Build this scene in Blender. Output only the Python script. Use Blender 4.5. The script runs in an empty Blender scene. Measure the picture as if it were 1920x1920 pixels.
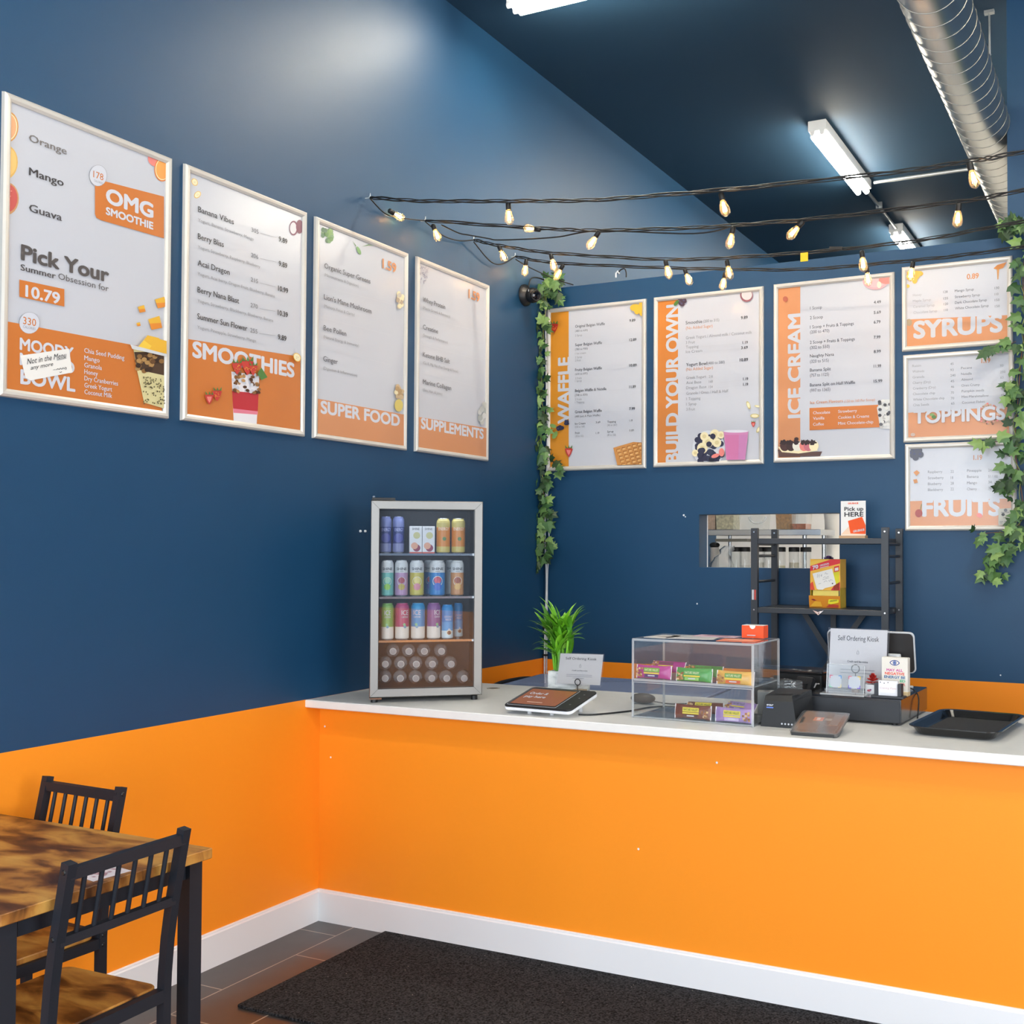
import bpy, bmesh, math, random
from mathutils import Vector, Matrix
random.seed(7)
SC = bpy.context.scene
COL = SC.collection

# ------------------------------------------------------------------ camera
F_PX, YAW, PITCH, ROLL = 2048.563, 0.440674, 0.0231745, 0.0030711
CAM = Vector((3.222482, 0.0, 1.58571))
PX, PY = 1182.276, 984.568
FW = Vector((-math.sin(YAW)*math.cos(PITCH), math.cos(YAW)*math.cos(PITCH), math.sin(PITCH)))
_r = Vector((math.cos(YAW), math.sin(YAW), 0)); _u = _r.cross(FW)
RT = _r*math.cos(ROLL) + _u*math.sin(ROLL); UP = _u*math.cos(ROLL) - _r*math.sin(ROLL)
cd = bpy.data.cameras.new('camera'); cam = bpy.data.objects.new('camera', cd); COL.objects.link(cam)
cam.matrix_world = Matrix(((RT.x, UP.x, -FW.x, CAM.x), (RT.y, UP.y, -FW.y, CAM.y), (RT.z, UP.z, -FW.z, CAM.z), (0, 0, 0, 1)))
cd.sensor_width = 36; cd.lens = F_PX/1920*36
cd.shift_x = -(PX-960)/1920; cd.shift_y = (PY-960)/1920
cd.clip_start = .05; cd.clip_end = 60
SC.camera = cam

# ------------------------------------------------------------------ world, daylight, exposure
w = bpy.data.worlds.new('world'); SC.world = w; w.use_nodes = True
bg = w.node_tree.nodes['Background']; bg.inputs[0].default_value = (.75, .87, 1, 1); bg.inputs[1].default_value = 1.0
SC.view_settings.view_transform = 'Standard'; SC.view_settings.look = 'None'
SC.view_settings.gamma = 1; SC.view_settings.use_curve_mapping = False
SC.view_settings.exposure = 0.2
LAMP_E, BULB_E = 88.0, 90.0
def area(name, loc, size, energy, color, target):
    l = bpy.data.lights.new(name, 'AREA'); l.shape = 'RECTANGLE'; l.size, l.size_y = size; l.energy = energy; l.color = color
    o = bpy.data.objects.new(name, l); COL.objects.link(o); o.location = loc
    o.rotation_euler = (Vector(target)-Vector(loc)).to_track_quat('-Z', 'Y').to_euler()
    return o
area('window_daylight', (2.6, -2.62, 1.75), (4.6, 2.7), 245, (.84, .92, 1), (2.6, 6, 1.75))
area('side_fill_light', (5.42, 1.15, 1.7), (2.9, 2.5), 120, (.92, .96, 1), (0, 1.15, 1.7))  # fill light added out of view to brighten the left wall

# ------------------------------------------------------------------ survey helpers (where a sight line meets a real plane)
def ray(x, y): return FW + RT*((x-PX)/F_PX) + UP*((PY-y)/F_PX)
def on(x, y, ax, v):
    d = ray(x, y); t = (v-CAM[ax])/d[ax]; return CAM + d*t
def onp(x, y, p, n):
    d = ray(x, y); return CAM + d*((Vector(p)-CAM).dot(n)/d.dot(n))
def X(x, y, v): return on(x, y, 0, v)
def Y(x, y, v): return on(x, y, 1, v)
def Z(x, y, v): return on(x, y, 2, v)

# ------------------------------------------------------------------ materials
def lin(h):
    h = h.lstrip('#'); c = [int(h[i:i+2], 16)/255 for i in (0, 2, 4)]
    return tuple(x/12.92 if x <= .04045 else ((x+.055)/1.055)**2.4 for x in c) + (1,)
MATS = {}
def mat(hexc, rough=.5, metal=0, spec=.5, emit=0, coat=0, bump=0, bscale=200, var=0, vscale=8, name=None):
    k = (hexc, rough, metal, spec, emit, coat, bump, bscale, var, vscale)
    if k in MATS: return MATS[k]
    m = bpy.data.materials.new(name or 'm_%s_%d' % (hexc.strip('#'), len(MATS))); m.use_nodes = True
    nt = m.node_tree; b = nt.nodes['Principled BSDF']; c = lin(hexc)
    b.inputs['Base Color'].default_value = c; b.inputs['Roughness'].default_value = rough
    b.inputs['Metallic'].default_value = metal; b.inputs['Specular IOR Level'].default_value = spec
    b.inputs['Coat Weight'].default_value = coat; b.inputs['Coat Roughness'].default_value = .12
    if emit: b.inputs['Emission Color'].default_value = c; b.inputs['Emission Strength'].default_value = emit
    if bump or var:
        g = nt.nodes.new('ShaderNodeNewGeometry')
        if var:
            n = nt.nodes.new('ShaderNodeTexNoise'); n.inputs['Scale'].default_value = vscale; n.inputs['Detail'].default_value = 4
            nt.links.new(g.outputs['Position'], n.inputs['Vector'])
            r = nt.nodes.new('ShaderNodeValToRGB')
            r.color_ramp.elements[0].position = .3; r.color_ramp.elements[1].position = .7
            r.color_ramp.elements[0].color = tuple(x*(1-var) for x in c[:3])+(1,); r.color_ramp.elements[1].color = tuple(min(1, x*(1+var)) for x in c[:3])+(1,)
            nt.links.new(n.outputs[0], r.inputs[0]); nt.links.new(r.outputs[0], b.inputs['Base Color'])
        if bump:
            n = nt.nodes.new('ShaderNodeTexNoise'); n.inputs['Scale'].default_value = bscale; n.inputs['Detail'].default_value = 3
            nt.links.new(g.outputs['Position'], n.inputs['Vector'])
            bp = nt.nodes.new('ShaderNodeBump'); bp.inputs['Strength'].default_value = bump; bp.inputs['Distance'].default_value = .002
            nt.links.new(n.outputs[0], bp.inputs['Height']); nt.links.new(bp.outputs[0], b.inputs['Normal'])
    MATS[k] = m; return m
def glass(hexc='#ffffff', ior=1.45, rough=.0, gain=1.0, haze=0, name='thin_glass'):
    k = ('glass', hexc, ior, rough, gain, haze)
    if k in MATS: return MATS[k]
    m = bpy.data.materials.new(name); m.use_nodes = True; nt = m.node_tree; nt.nodes.clear()
    o = nt.nodes.new('ShaderNodeOutputMaterial'); mx = nt.nodes.new('ShaderNodeMixShader'); t = nt.nodes.new('ShaderNodeBsdfTransparent')
    g = nt.nodes.new('ShaderNodeBsdfGlossy'); f = nt.nodes.new('ShaderNodeLayerWeight')
    pw = nt.nodes.new('ShaderNodeMath'); pw.operation = 'POWER'; pw.inputs[1].default_value = 5
    f0 = ((ior-1)/(ior+1))**2; ma = nt.nodes.new('ShaderNodeMath'); ma.operation = 'MULTIPLY_ADD'; ma.inputs[1].default_value = 1-f0; ma.inputs[2].default_value = f0
    nt.links.new(f.outputs['Facing'], pw.inputs[0]); nt.links.new(pw.outputs[0], ma.inputs[0])
    t.inputs[0].default_value = lin(hexc); g.inputs['Roughness'].default_value = rough
    mul = nt.nodes.new('ShaderNodeMath'); mul.operation = 'MULTIPLY'; mul.inputs[1].default_value = gain; mul.use_clamp = True
    nt.links.new(ma.outputs[0], mul.inputs[0]); nt.links.new(mul.outputs[0], mx.inputs[0])
    src = t.outputs[0]
    if haze:
        d = nt.nodes.new('ShaderNodeBsdfTranslucent' if name == 'bulb_glass' else 'ShaderNodeBsdfDiffuse'); d.inputs[0].default_value = (1, .9, .78, 1) if name == 'bulb_glass' else (.93, .95, .97, 1)
        m2 = nt.nodes.new('ShaderNodeMixShader'); m2.inputs[0].default_value = haze
        nt.links.new(t.outputs[0], m2.inputs[1]); nt.links.new(d.outputs[0], m2.inputs[2]); src = m2.outputs[0]
    nt.links.new(src, mx.inputs[1]); nt.links.new(g.outputs[0], mx.inputs[2]); nt.links.new(mx.outputs[0], o.inputs[0])
    MATS[k] = m; return m
def ramp_mat(name, stops, scale, stretch=(1, 1, 1), rough=.5, detail=6, dist=0, bump=0, spec=.5):
    m = bpy.data.materials.new(name); m.use_nodes = True; nt = m.node_tree; b = nt.nodes['Principled BSDF']
    g = nt.nodes.new('ShaderNodeNewGeometry'); mp = nt.nodes.new('ShaderNodeMapping'); mp.inputs['Scale'].default_value = stretch
    n = nt.nodes.new('ShaderNodeTexNoise'); n.inputs['Scale'].default_value = scale; n.inputs['Detail'].default_value = detail; n.inputs['Distortion'].default_value = dist
    r = nt.nodes.new('ShaderNodeValToRGB'); e = r.color_ramp.elements
    while len(e) < len(stops): e.new(.5)
    for q, (p, c) in zip(e, stops): q.position = p; q.color = lin(c)
    nt.links.new(g.outputs['Position'], mp.inputs[0]); nt.links.new(mp.outputs[0], n.inputs['Vector']); nt.links.new(n.outputs[0], r.inputs[0]); nt.links.new(r.outputs[0], b.inputs['Base Color'])
    b.inputs['Roughness'].default_value = rough; b.inputs['Specular IOR Level'].default_value = spec
    if bump:
        bp = nt.nodes.new('ShaderNodeBump'); bp.inputs['Strength'].default_value = bump; bp.inputs['Distance'].default_value = .003
        nt.links.new(n.outputs[0], bp.inputs['Height']); nt.links.new(bp.outputs[0], b.inputs['Normal'])
    return m
def tile_mat():
    m = bpy.data.materials.new('floor_tile'); m.use_nodes = True; nt = m.node_tree; b = nt.nodes['Principled BSDF']
    g = nt.nodes.new('ShaderNodeNewGeometry'); mp = nt.nodes.new('ShaderNodeMapping')
    mp.inputs['Rotation'].default_value = (0, 0, math.pi/2); mp.inputs['Location'].default_value = (-3.365+.61*8, .102+.305*30, 0)
    mp.vector_type = 'POINT'
    br = nt.nodes.new('ShaderNodeTexBrick'); br.inputs['Scale'].default_value = 1; br.inputs['Brick Width'].default_value = .61; br.inputs['Row Height'].default_value = .305
    br.inputs['Mortar Size'].default_value = .0026; br.inputs['Mortar Smooth'].default_value = .1; br.offset = .38
    br.inputs['Color1'].default_value = lin('#3d3a39'); br.inputs['Color2'].default_value = lin('#454240'); br.inputs['Mortar'].default_value = lin('#b3a797')
    n = nt.nodes.new('ShaderNodeTexNoise'); n.inputs['Scale'].default_value = 9; n.inputs['Detail'].default_value = 8
    mx = nt.nodes.new('ShaderNodeMix'); mx.data_type = 'RGBA'; mx.blend_type = 'MULTIPLY'; mx.inputs[0].default_value = .6
    r = nt.nodes.new('ShaderNodeValToRGB'); r.color_ramp.elements[0].position = .3; r.color_ramp.elements[0].color = (.55, .55, .55, 1); r.color_ramp.elements[1].position = .7
    nt.links.new(g.outputs['Position'], mp.inputs[0]); nt.links.new(mp.outputs[0], br.inputs['Vector']); nt.links.new(g.outputs['Position'], n.inputs['Vector'])
    nt.links.new(n.outputs[0], r.inputs[0]); nt.links.new(br.outputs[0], mx.inputs[6]); nt.links.new(r.outputs[0], mx.inputs[7]); nt.links.new(mx.outputs[2], b.inputs['Base Color'])
    b.inputs['Roughness'].default_value = .28
    return m
def mat_fibre():
    m = bpy.data.materials.new('carpet_mat'); m.use_nodes = True; nt = m.node_tree; b = nt.nodes['Principled BSDF']
    g = nt.nodes.new('ShaderNodeNewGeometry')
    n = nt.nodes.new('ShaderNodeTexNoise'); n.inputs['Scale'].default_value = 150; n.inputs['Detail'].default_value = 6
    r = nt.nodes.new('ShaderNodeValToRGB'); r.color_ramp.elements[0].position = .35; r.color_ramp.elements[0].color = lin('#0d0c0d'); r.color_ramp.elements[1].position = .72; r.color_ramp.elements[1].color = lin('#46474a')
    v = nt.nodes.new('ShaderNodeTexVoronoi'); v.inputs['Scale'].default_value = 26; v.inputs['Randomness'].default_value = 1
    lt = nt.nodes.new('ShaderNodeMath'); lt.operation = 'LESS_THAN'; lt.inputs[1].default_value = .055
    n2 = nt.nodes.new('ShaderNodeTexNoise'); n2.inputs['Scale'].default_value = 5
    gt = nt.nodes.new('ShaderNodeMath'); gt.operation = 'GREATER_THAN'; gt.inputs[1].default_value = .52
    ml = nt.nodes.new('ShaderNodeMath'); ml.operation = 'MULTIPLY'
    mx = nt.nodes.new('ShaderNodeMix'); mx.data_type = 'RGBA'; mx.inputs[7].default_value = lin('#9a948e')
    for t in (n, v, n2): nt.links.new(g.outputs['Position'], t.inputs['Vector'])
    nt.links.new(n.outputs[0], r.inputs[0]); nt.links.new(v.outputs['Distance'], lt.inputs[0]); nt.links.new(n2.outputs[0], gt.inputs[0])
    nt.links.new(lt.outputs[0], ml.inputs[0]); nt.links.new(gt.outputs[0], ml.inputs[1]); nt.links.new(ml.outputs[0], mx.inputs[0]); nt.links.new(r.outputs[0], mx.inputs[6]); nt.links.new(mx.outputs[2], b.inputs['Base Color'])
    b.inputs['Roughness'].default_value = .95; b.inputs['Specular IOR Level'].default_value = .1
    bp = nt.nodes.new('ShaderNodeBump'); bp.inputs['Strength'].default_value = 1; bp.inputs['Distance'].default_value = .006
    nt.links.new(n.outputs[0], bp.inputs['Height']); nt.links.new(bp.outputs[0], b.inputs['Normal'])
    return m

NAVY = mat('#0f4063', .5, spec=.45, bump=.12, bscale=260, name='navy_paint')
NAVYC = mat('#223f56', .68, spec=.25, bump=.1, bscale=200, name='navy_ceiling_paint')
ORANGE = mat('#fb9420', .5, spec=.3, bump=.1, bscale=260, name='orange_paint')
WHITE = mat('#e9eaec', .45, name='white_paint')
WALLW = mat('#f6f6f6', .6, name='kitchen_white')
TOPM = mat('#eceae5', .3, bump=.02, bscale=60, var=.02, vscale=20, name='worktop_stone')
FRAME = mat('#dad5cc', .36, metal=.25, name='frame_aluminium')
SHEET = mat('#c5c7ce', .22, spec=.5, name='poster_sheet')
SHEETW = mat('#d0d2da', .22, spec=.5, name='poster_white_ink')
PORA = mat('#c9773a', .25, name='poster_orange')
PORB = mat('#cf8e62', .25, name='poster_orange_pale')
DK = mat('#3a3a3c', .4); GR = mat('#8b8c90', .4); GR2 = mat('#6f7074', .4); WH = SHEETW
BLK = mat('#17181a', .45, name='black_plastic'); BLKM = mat('#1f232b', .5, spec=.32, name='black_powdercoat')
STEEL = mat('#8e8c88', .38, metal=1, name='brushed_steel'); CHROME = mat('#d5d5d5', .12, metal=1, name='chrome')
CLEAR = glass(); ACRY = glass('#fcfdfd', 1.45, .0, 1.0, .015, 'acrylic')
ACRYE = glass('#fafcfd', 1.5, .05, 1.0, .28, 'acrylic_edge')
WOOD = ramp_mat('rustic_wood', [(.32, '#24130a'), (.41, '#5f3714'), (.49, '#9a632a'), (.58, '#bf883e'), (.74, '#d6a455')], 5.6, (1.0, 2.4, 1), .4, 15, .5)

# ------------------------------------------------------------------ mesh builder
I3 = Matrix.Identity(3)
def rz(a): return Matrix.Rotation(a, 3, 'Z')
def rx(a): return Matrix.Rotation(a, 3, 'X')
def ry(a): return Matrix.Rotation(a, 3, 'Y')
class MB:
    def __init__(s): s.v = []; s.f = []; s.m = []; s.sm = []; s.mats = []
    def mi(s, m):
        if m not in s.mats: s.mats.append(m)
        return s.mats.index(m)
    def add(s, vs, fs, m, smooth=False):
        o = len(s.v); i = s.mi(m); s.v += [tuple(p) for p in vs]
        for f in fs: s.f.append([o+k for k in f]); s.m.append(i); s.sm.append(smooth)
        return s
    def loft(s, rings, m, cap0=True, cap1=True, smooth=False, closed=True):
        n = len(rings[0]); vs = [p for r in rings for p in r]; fs = []
        for i in range(len(rings)-1):
            for j in range(n if closed else n-1):
                k = (j+1) % n; fs.append([i*n+j, i*n+k, (i+1)*n+k, (i+1)*n+j])
        s.add(vs, fs, m, smooth)
        if closed and cap0: s.add(rings[0], [list(range(n))[::-1]], m)
        if closed and cap1: s.add(rings[-1], [list(range(n))], m)
        return s
    def box(s, c, d, m, R=I3, bev=0.0):
        return s.rbox(c, d, 0, bev, m, R)
    def rbox(s, c, d, r, bev, m, R=I3, seg=4, smooth=False):
        c = Vector(c); hx, hy, hz = d[0]/2, d[1]/2, d[2]/2
        def ring(ins, z):
            a, b = hx-ins, hy-ins; q = max(r-ins, 0) if r else 0; out = []
            cs = [(a-q, b-q, 0), (-a+q, b-q, 90), (-a+q, -b+q, 180), (a-q, -b+q, 270)]
            for cx, cy, a0 in cs:
                if r:
                    for k in range(seg+1):
                        t = math.radians(a0+90*k/seg); out.append(c + R @ Vector((cx+q*math.cos(t), cy+q*math.sin(t), z)))
                else: out.append(c + R @ Vector((cx, cy, z)))
            return out
        if bev: rings = [ring(bev, -hz), ring(0, -hz+bev), ring(0, hz-bev), ring(bev, hz)]
        else: rings = [ring(0, -hz), ring(0, hz)]
        return s.loft(rings, m, smooth=smooth)
    def tube(s, path, r, m, n=8, smooth=True, caps=True):
        path = [Vector(p) for p in path]; rings = []
        rr = r if isinstance(r, (list, tuple)) else [r]*len(path)
        up = Vector((0, 0, 1)); prev = None
        for i, p in enumerate(path):
            d = (path[min(i+1, len(path)-1)]-path[max(i-1, 0)]).normalized()
            if prev is None: a = d.orthogonal().normalized()
            else: a = (prev-d*prev.dot(d)).normalized()
            prev = a; b = d.cross(a)
            rings.append([p + (a*math.cos(2*math.pi*k/n)+b*math.sin(2*math.pi*k/n))*rr[i] for k in range(n)])
        return s.loft(rings, m, caps, caps, smooth)
    def bar(s, p0, p1, wd, dp, m, side=None):      # rectangular bar between two points
        p0, p1 = Vector(p0), Vector(p1); d = (p1-p0).normalized()
        a = Vector(side) if side else (Vector((0, 0, 1)).cross(d) if abs(d.z) < .9 else Vector((1, 0, 0)))
        a = (a-d*a.dot(d)).normalized(); b = d.cross(a)
        rg = lambda p: [p+a*wd/2+b*dp/2, p-a*wd/2+b*dp/2, p-a*wd/2-b*dp/2, p+a*wd/2-b*dp/2]
        return s.loft([rg(p0), rg(p1)], m)
    def lathe(s, prof, c, m, n=24, R=I3, smooth=True, caps=True):
        c = Vector(c)
        rings = [[c + R @ Vector((r*math.cos(2*math.pi*k/n), r*math.sin(2*math.pi*k/n), z)) for k in range(n)] for r, z in prof]
        return s.loft(rings, m, caps, caps, smooth)
    def poly(s, pts, m): return s.add(pts, [list(range(len(pts)))], m)
    def slab(s, pts, n, t, m):                      # polygon with thickness t along n
        n = Vector(n)*t; a = [Vector(p) for p in pts]; return s.loft([a, [p+n for p in a]], m)
    def sphere(s, c, r, m, nu=12, nv=8, R=I3):
        rr = r if isinstance(r, (list, tuple)) else (r, r, r); c = Vector(c)
        rings = [[c + R @ Vector((rr[0]*math.sin(t)*math.cos(2*math.pi*k/nu), rr[1]*math.sin(t)*math.sin(2*math.pi*k/nu), rr[2]*math.cos(t))) for k in range(nu)]
                 for t in [math.pi*(.02+.96*i/nv) for i in range(nv+1)]]
        return s.loft(rings, m, smooth=True)
    def build(s, name, parent=None, world=True):
        me = bpy.data.meshes.new(name)
        vs = s.v
        if parent is not None and world:
            inv = (Matrix.Translation(parent.location) @ parent.rotation_euler.to_matrix().to_4x4()).inverted() if parent.parent is None and parent.type == 'EMPTY' else PINV.get(parent.name, Matrix.Identity(4))
            vs = [inv @ Vector(p) for p in vs]
        me.from_pydata([tuple(p) for p in vs], [], s.f)
        for m in s.mats: me.materials.append(m)
        me.polygons.foreach_set('material_index', s.m); me.polygons.foreach_set('use_smooth', s.sm)
        bm = bmesh.new(); bm.from_mesh(me)
        if len(bm.faces) < 40000 and not any(len(f.verts) > 60 for f in bm.faces): pass
        bm.free(); me.update()
        o = bpy.data.objects.new(name, me); COL.objects.link(o)
        if parent is not None:
            o.parent = parent
            if world: PINV[o.name] = inv
        return o
PINV = {}
def tag(o, label, cat, group=None, kind=None):
    o['label'] = label; o['category'] = cat
    if group: o['group'] = group
    if kind: o['kind'] = kind
    return o
def thing(name, label, cat, loc=(0, 0, 0), rot=0, group=None):
    o = bpy.data.objects.new(name, None); COL.objects.link(o); o.empty_display_size = .05
    o.location = loc; o.rotation_euler = (0, 0, rot); return tag(o, label, cat, group)
def struct(name, mb):
    o = mb.build(name); o['kind'] = 'structure'; return o
def dup(root, loc, rot, label, group=None):
    r = root.copy(); COL.objects.link(r); r.location = loc; r.rotation_euler = (0, 0, rot); r['label'] = label
    if group: r['group'] = group
    for ch in list(root.children):
        c = ch.copy(); COL.objects.link(c); c.parent = r
        for g in list(ch.children):
            d = g.copy(); COL.objects.link(d); d.parent = c
    return r
def smoothpath(pts, k=6):
    P = [Vector(p) for p in pts]; out = []
    for i in range(len(P)-1):
        a, b, c, d = P[max(i-1, 0)], P[i], P[i+1], P[min(i+2, len(P)-1)]
        for j in range(k):
            t = j/k; out.append(.5*((2*b)+(c-a)*t+(2*a-5*b+4*c-d)*t*t+(3*b-a-3*c+d)*t**3))
    return out+[P[-1]]
# ------------------------------------------------------------------ lettering (the built-in font as flat geometry)
TXT = {}
def glyphs(s, bold=0.0, res=2, shear=0.0, space=1.0):
    k = (s, res, shear, space)
    if k not in TXT:
        c = bpy.data.curves.new('t', 'FONT'); c.body = s; c.resolution_u = res; c.shear = shear; c.space_character = space
        o = bpy.data.objects.new('t', c); me = bpy.data.meshes.new_from_object(o)
        TXT[k] = ([(v.co.x, v.co.y) for v in me.vertices], [list(p.vertices) for p in me.polygons])
        bpy.data.objects.remove(o); bpy.data.curves.remove(c); bpy.data.meshes.remove(me)
    return TXT[k]
CAPH = max(y for x, y in glyphs('H')[0])
def put_text(mb, s, fn, width, cap, m, bold=0.0, align='l', res=2, shear=0.0, space=1.0):
    """fn maps (u along the line, v above the baseline) to a point"""
    vs, fs = glyphs(s, 0, res, shear, space)
    if not vs: return
    bold = max(0, bold)
    x0 = min(p[0] for p in vs)-bold; x1 = max(p[0] for p in vs)+bold; sy = cap/CAPH/(1+bold)
    sx = width/(x1-x0) if width else sy
    w_ = (x1-x0)*sx; off = {'l': 0, 'c': -w_/2, 'r': -w_}[align]
    o = fn(0, 0); n = (fn(.001, 0)-o).cross(fn(0, .001)-o).normalized()
    sh = [(0, 0)]
    if bold >= .02: sh += [(bold*math.cos(k*math.pi/4), bold*math.sin(k*math.pi/4)) for k in range(8)]
    elif bold > 0: sh += [(-bold, 0), (bold, 0)]
    for i, (ex, ey) in enumerate(sh):
        mb.add([fn((x+ex-x0)*sx+off, (y+ey)*sy)+n*(.000012*i) for x, y in vs], fs, m)
def planetext(mb, s, o, du, dv, width, cap, m, **k):
    o, du, dv = Vector(o), Vector(du), Vector(dv)
    put_text(mb, s, lambda u, v: o+du*u+dv*v, width, cap, m, **k)

# ================================================================== the room
YB, YC, YK, ZT, ZP, ZC, XR = 5.634, 3.611, 3.703, .95, 3.137, 4.40, 5.3
mb = MB(); mb.box((2.6, 5.0, -.05), (5.6, 15.6, .1), tile_mat()); struct('floor', mb)
mb = MB(); mb.box((2.6, 5.0, ZC+.05), (5.6, 15.6, .1), NAVYC); struct('ceiling', mb)
mb = MB(); mb.box((-.06, 5, .475), (.12, 15.4, .95), ORANGE); mb.box((-.06, 5, (.95+ZC)/2), (.12, 15.4, ZC-.95), NAVY); struct('wall_left', mb)
mb = MB(); ym = YB+.06; zo = .9445
def blk(x0, x1, z0, z1, m): mb.box(((x0+x1)/2, ym, (z0+z1)/2), (x1-x0, .12, z1-z0), m)
blk(0, XR, 0, zo, ORANGE); blk(0, XR, zo, 1.493, NAVY); blk(0, .986, 1.493, 1.786, NAVY); blk(1.774, XR, 1.493, 1.786, NAVY)
blk(0, XR, 1.786, ZP, NAVY); blk(2.617, XR, ZP, ZC, NAVY)
for px_, py_, q_ in ((1282, 966, .006), (1285, 969, .004), (1307, 1132, .005), (1876, 1266, .004)): mb.lathe([(q_, 0), (q_*.6, .0004)], Y(px_, py_, YB-.0002), WHITE, 7, rx(math.pi/2))
struct('wall_back', mb)
mb = MB()
for y0, y1, z0, z1, m in ((-2.7, 12.7, 0, .45, ORANGE), (-2.7, -.3, .45, .95, ORANGE), (2.6, 12.7, .45, .95, ORANGE), (-2.7, -.3, .95, 2.95, NAVY), (2.6, 12.7, .95, 2.95, NAVY), (-2.7, 12.7, 2.95, ZC, NAVY)): mb.box((XR+.06, (y0+y1)/2, (z0+z1)/2), (.12, y1-y0, z1-z0), m)
struct('wall_right', mb)
mb = MB()
for y in (-.27, 1.15, 2.57): mb.box((XR+.06, y, 1.7), (.1, .06, 2.5), BLK)
for z in (.48, 2.92): mb.box((XR+.06, 1.15, z), (.1, 2.9, .06), BLK)
struct('added_side_window', mb)  # made-up opening in the unseen right wall, added for the side fill
mb = MB()
for x0, x1, z0, z1 in ((0, XR, 0, 1.493), (0, .986, 1.493, 1.786), (1.774, XR, 1.493, 1.786), (0, XR, 1.786, ZP-.004), (2.63, XR, ZP, ZC)): mb.box(((x0+x1)/2, YB+.127, (z0+z1)/2), (x1-x0, .012, z1-z0), WALLW)
struct('kitchen_bounce_lining', mb)  # unseen white panels added to bounce light onto the kitchen goods
mb = MB(); mb.box((2.6, 12.56, ZC/2), (5.4, .12, ZC), NAVY); struct('wall_far', mb)
mb = MB(); mb.box((2.6, 8.56, 1.45), (5.4, .12, 2.9), WALLW); struct('wall_kitchen', mb)
mb = MB(); FY = -2.5
for x0, x1, z0, z1 in ((-.1, .3, 0, ZC), (4.9, XR, 0, ZC), (.3, 4.9, 0, .35), (.3, 4.9, 3.1, ZC)): mb.box(((x0+x1)/2, FY-.06, (z0+z1)/2), (x1-x0, .12, z1-z0), NAVY)
struct('wall_front', mb)
mb = MB()
for x in (.33, 1.85, 3.35, 4.87): mb.box((x, FY-.06, 1.725), (.06, .1, 2.75), BLK)
for z in (.38, 3.07): mb.box((2.6, FY-.06, z), (4.6, .1, .06), BLK)
struct('window_1', mb)
mb = MB(); mb.box((XR/2, YK+.06, .4585), (XR, .12, .917), ORANGE); 
for px_, py_ in ((609, 1362), (1197, 1592), (1344, 1430), (620, 1420)):
    q = Y(px_, py_, YK-.0004); mb.lathe([(.0045, 0), (.003, .0004)], q, WHITE, 7, rx(math.pi/2))
struct('wall_counter', mb)
def skirting(name, a, b, n):
    mb = MB(); a, b, n = Vector(a), Vector(b), Vector(n); prof = [(0, 0), (.014, 0), (.014, .122), (.009, .126), (.009, .131), (.005, .134), (0, .134)]
    mb.loft([[p+n*d+Vector((0, 0, z)) for d, z in prof] for p in (a, b)], WHITE); struct(name, mb)
skirting('baseboard_left', (0, -2.5, 0), (0, YK, 0), (1, 0, 0))
skirting('baseboard_counter', (.0, YK, 0), (XR, YK, 0), (0, -1, 0))
# scuffs on the counter skirting and paint chips on the wall
mb = MB(); mb.box((2.3, (YC+4.44)/2, .9335), (4.6, 4.44-YC, .033), TOPM, bev=.003)
tag(mb.build('countertop'), 'long white stone countertop over the orange counter wall', 'countertop')
mb = MB(); mb.rbox((1.55, 3.285, .005), (2.37, .82, .01), .008, .002, mat_fibre())
tag(mb.build('floor_mat'), 'dark charcoal carpet mat on the tiles along the orange counter', 'mat')

# ------------------------------------------------------------------ ceiling lights
LAMPW = mat('#e4e4e2', .4, name='lamp_housing'); TUBE = mat('#fff6e4', .4, emit=LAMP_E, name='fluorescent_tube')
def ceiling_light(loc, rot, label):
    t = thing('ceiling_light', label, 'ceiling light', loc, rot, 'twin tube ceiling lights'); L = 1.30
    mb = MB(); mb.box((0, 0, -.035), (L, .12, .07), LAMPW, bev=.004)
    for s in (-1, 1):
        for q in (-.032, .032):
            mb.lathe([(.014, -.016), (.014, .016)], (s*(L/2-.015), q, -.088), LAMPW, 12, ry(math.pi/2)); mb.box((s*(L/2-.015), q, -.075), (.026, .03, .02), LAMPW)
    mb.build('housing', t, world=False)
    for q in (-.032, .032):
        mb = MB(); mb.lathe([(.019, -L/2+.035), (.019, L/2-.035)], (0, q, -.096), TUBE, 12, ry(math.pi/2)); mb.build('tube', t, world=False)
    return t
l0 = ceiling_light((1.0, 4.66, ZC), 0, 'bright twin tube ceiling light cut by top edge, near left wall')
dup(l0, (1.30, 7.56, ZC), math.pi/2, 'lit twin tube ceiling light beside the silver duct, larger of two beyond partition')
dup(l0, (1.30, 10.05, ZC), math.pi/2, 'farthest small tube ceiling light just above the back partition top')
dup(l0, (3.6, 3.2, ZC), 0, 'unseen tube ceiling light added over the front of the counter'); dup(l0, (1.3, 1.2, ZC), 0, 'unseen tube ceiling light added over the dining table'); dup(l0, (3.9, .6, ZC), 0, 'unseen tube ceiling light added near the shop window'); dup(l0, (3.9, 6.9, ZC), math.pi/2, 'unseen tube ceiling light added in the kitchen behind the full height wall')  # extra lamps out of view, added to brighten room and kitchen
dup(l0, (3.2, 6.9, ZC), math.pi/2, 'unseen added kitchen tube ceiling light nearest the duct behind the full height wall'); dup(l0, (4.6, 6.9, ZC), math.pi/2, 'unseen added kitchen tube ceiling light nearest the right wall')  # hidden lamps added to light up the kitchen
COND = mat('#b9bcbc', .35, metal=.7, name='conduit_metal')
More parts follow.
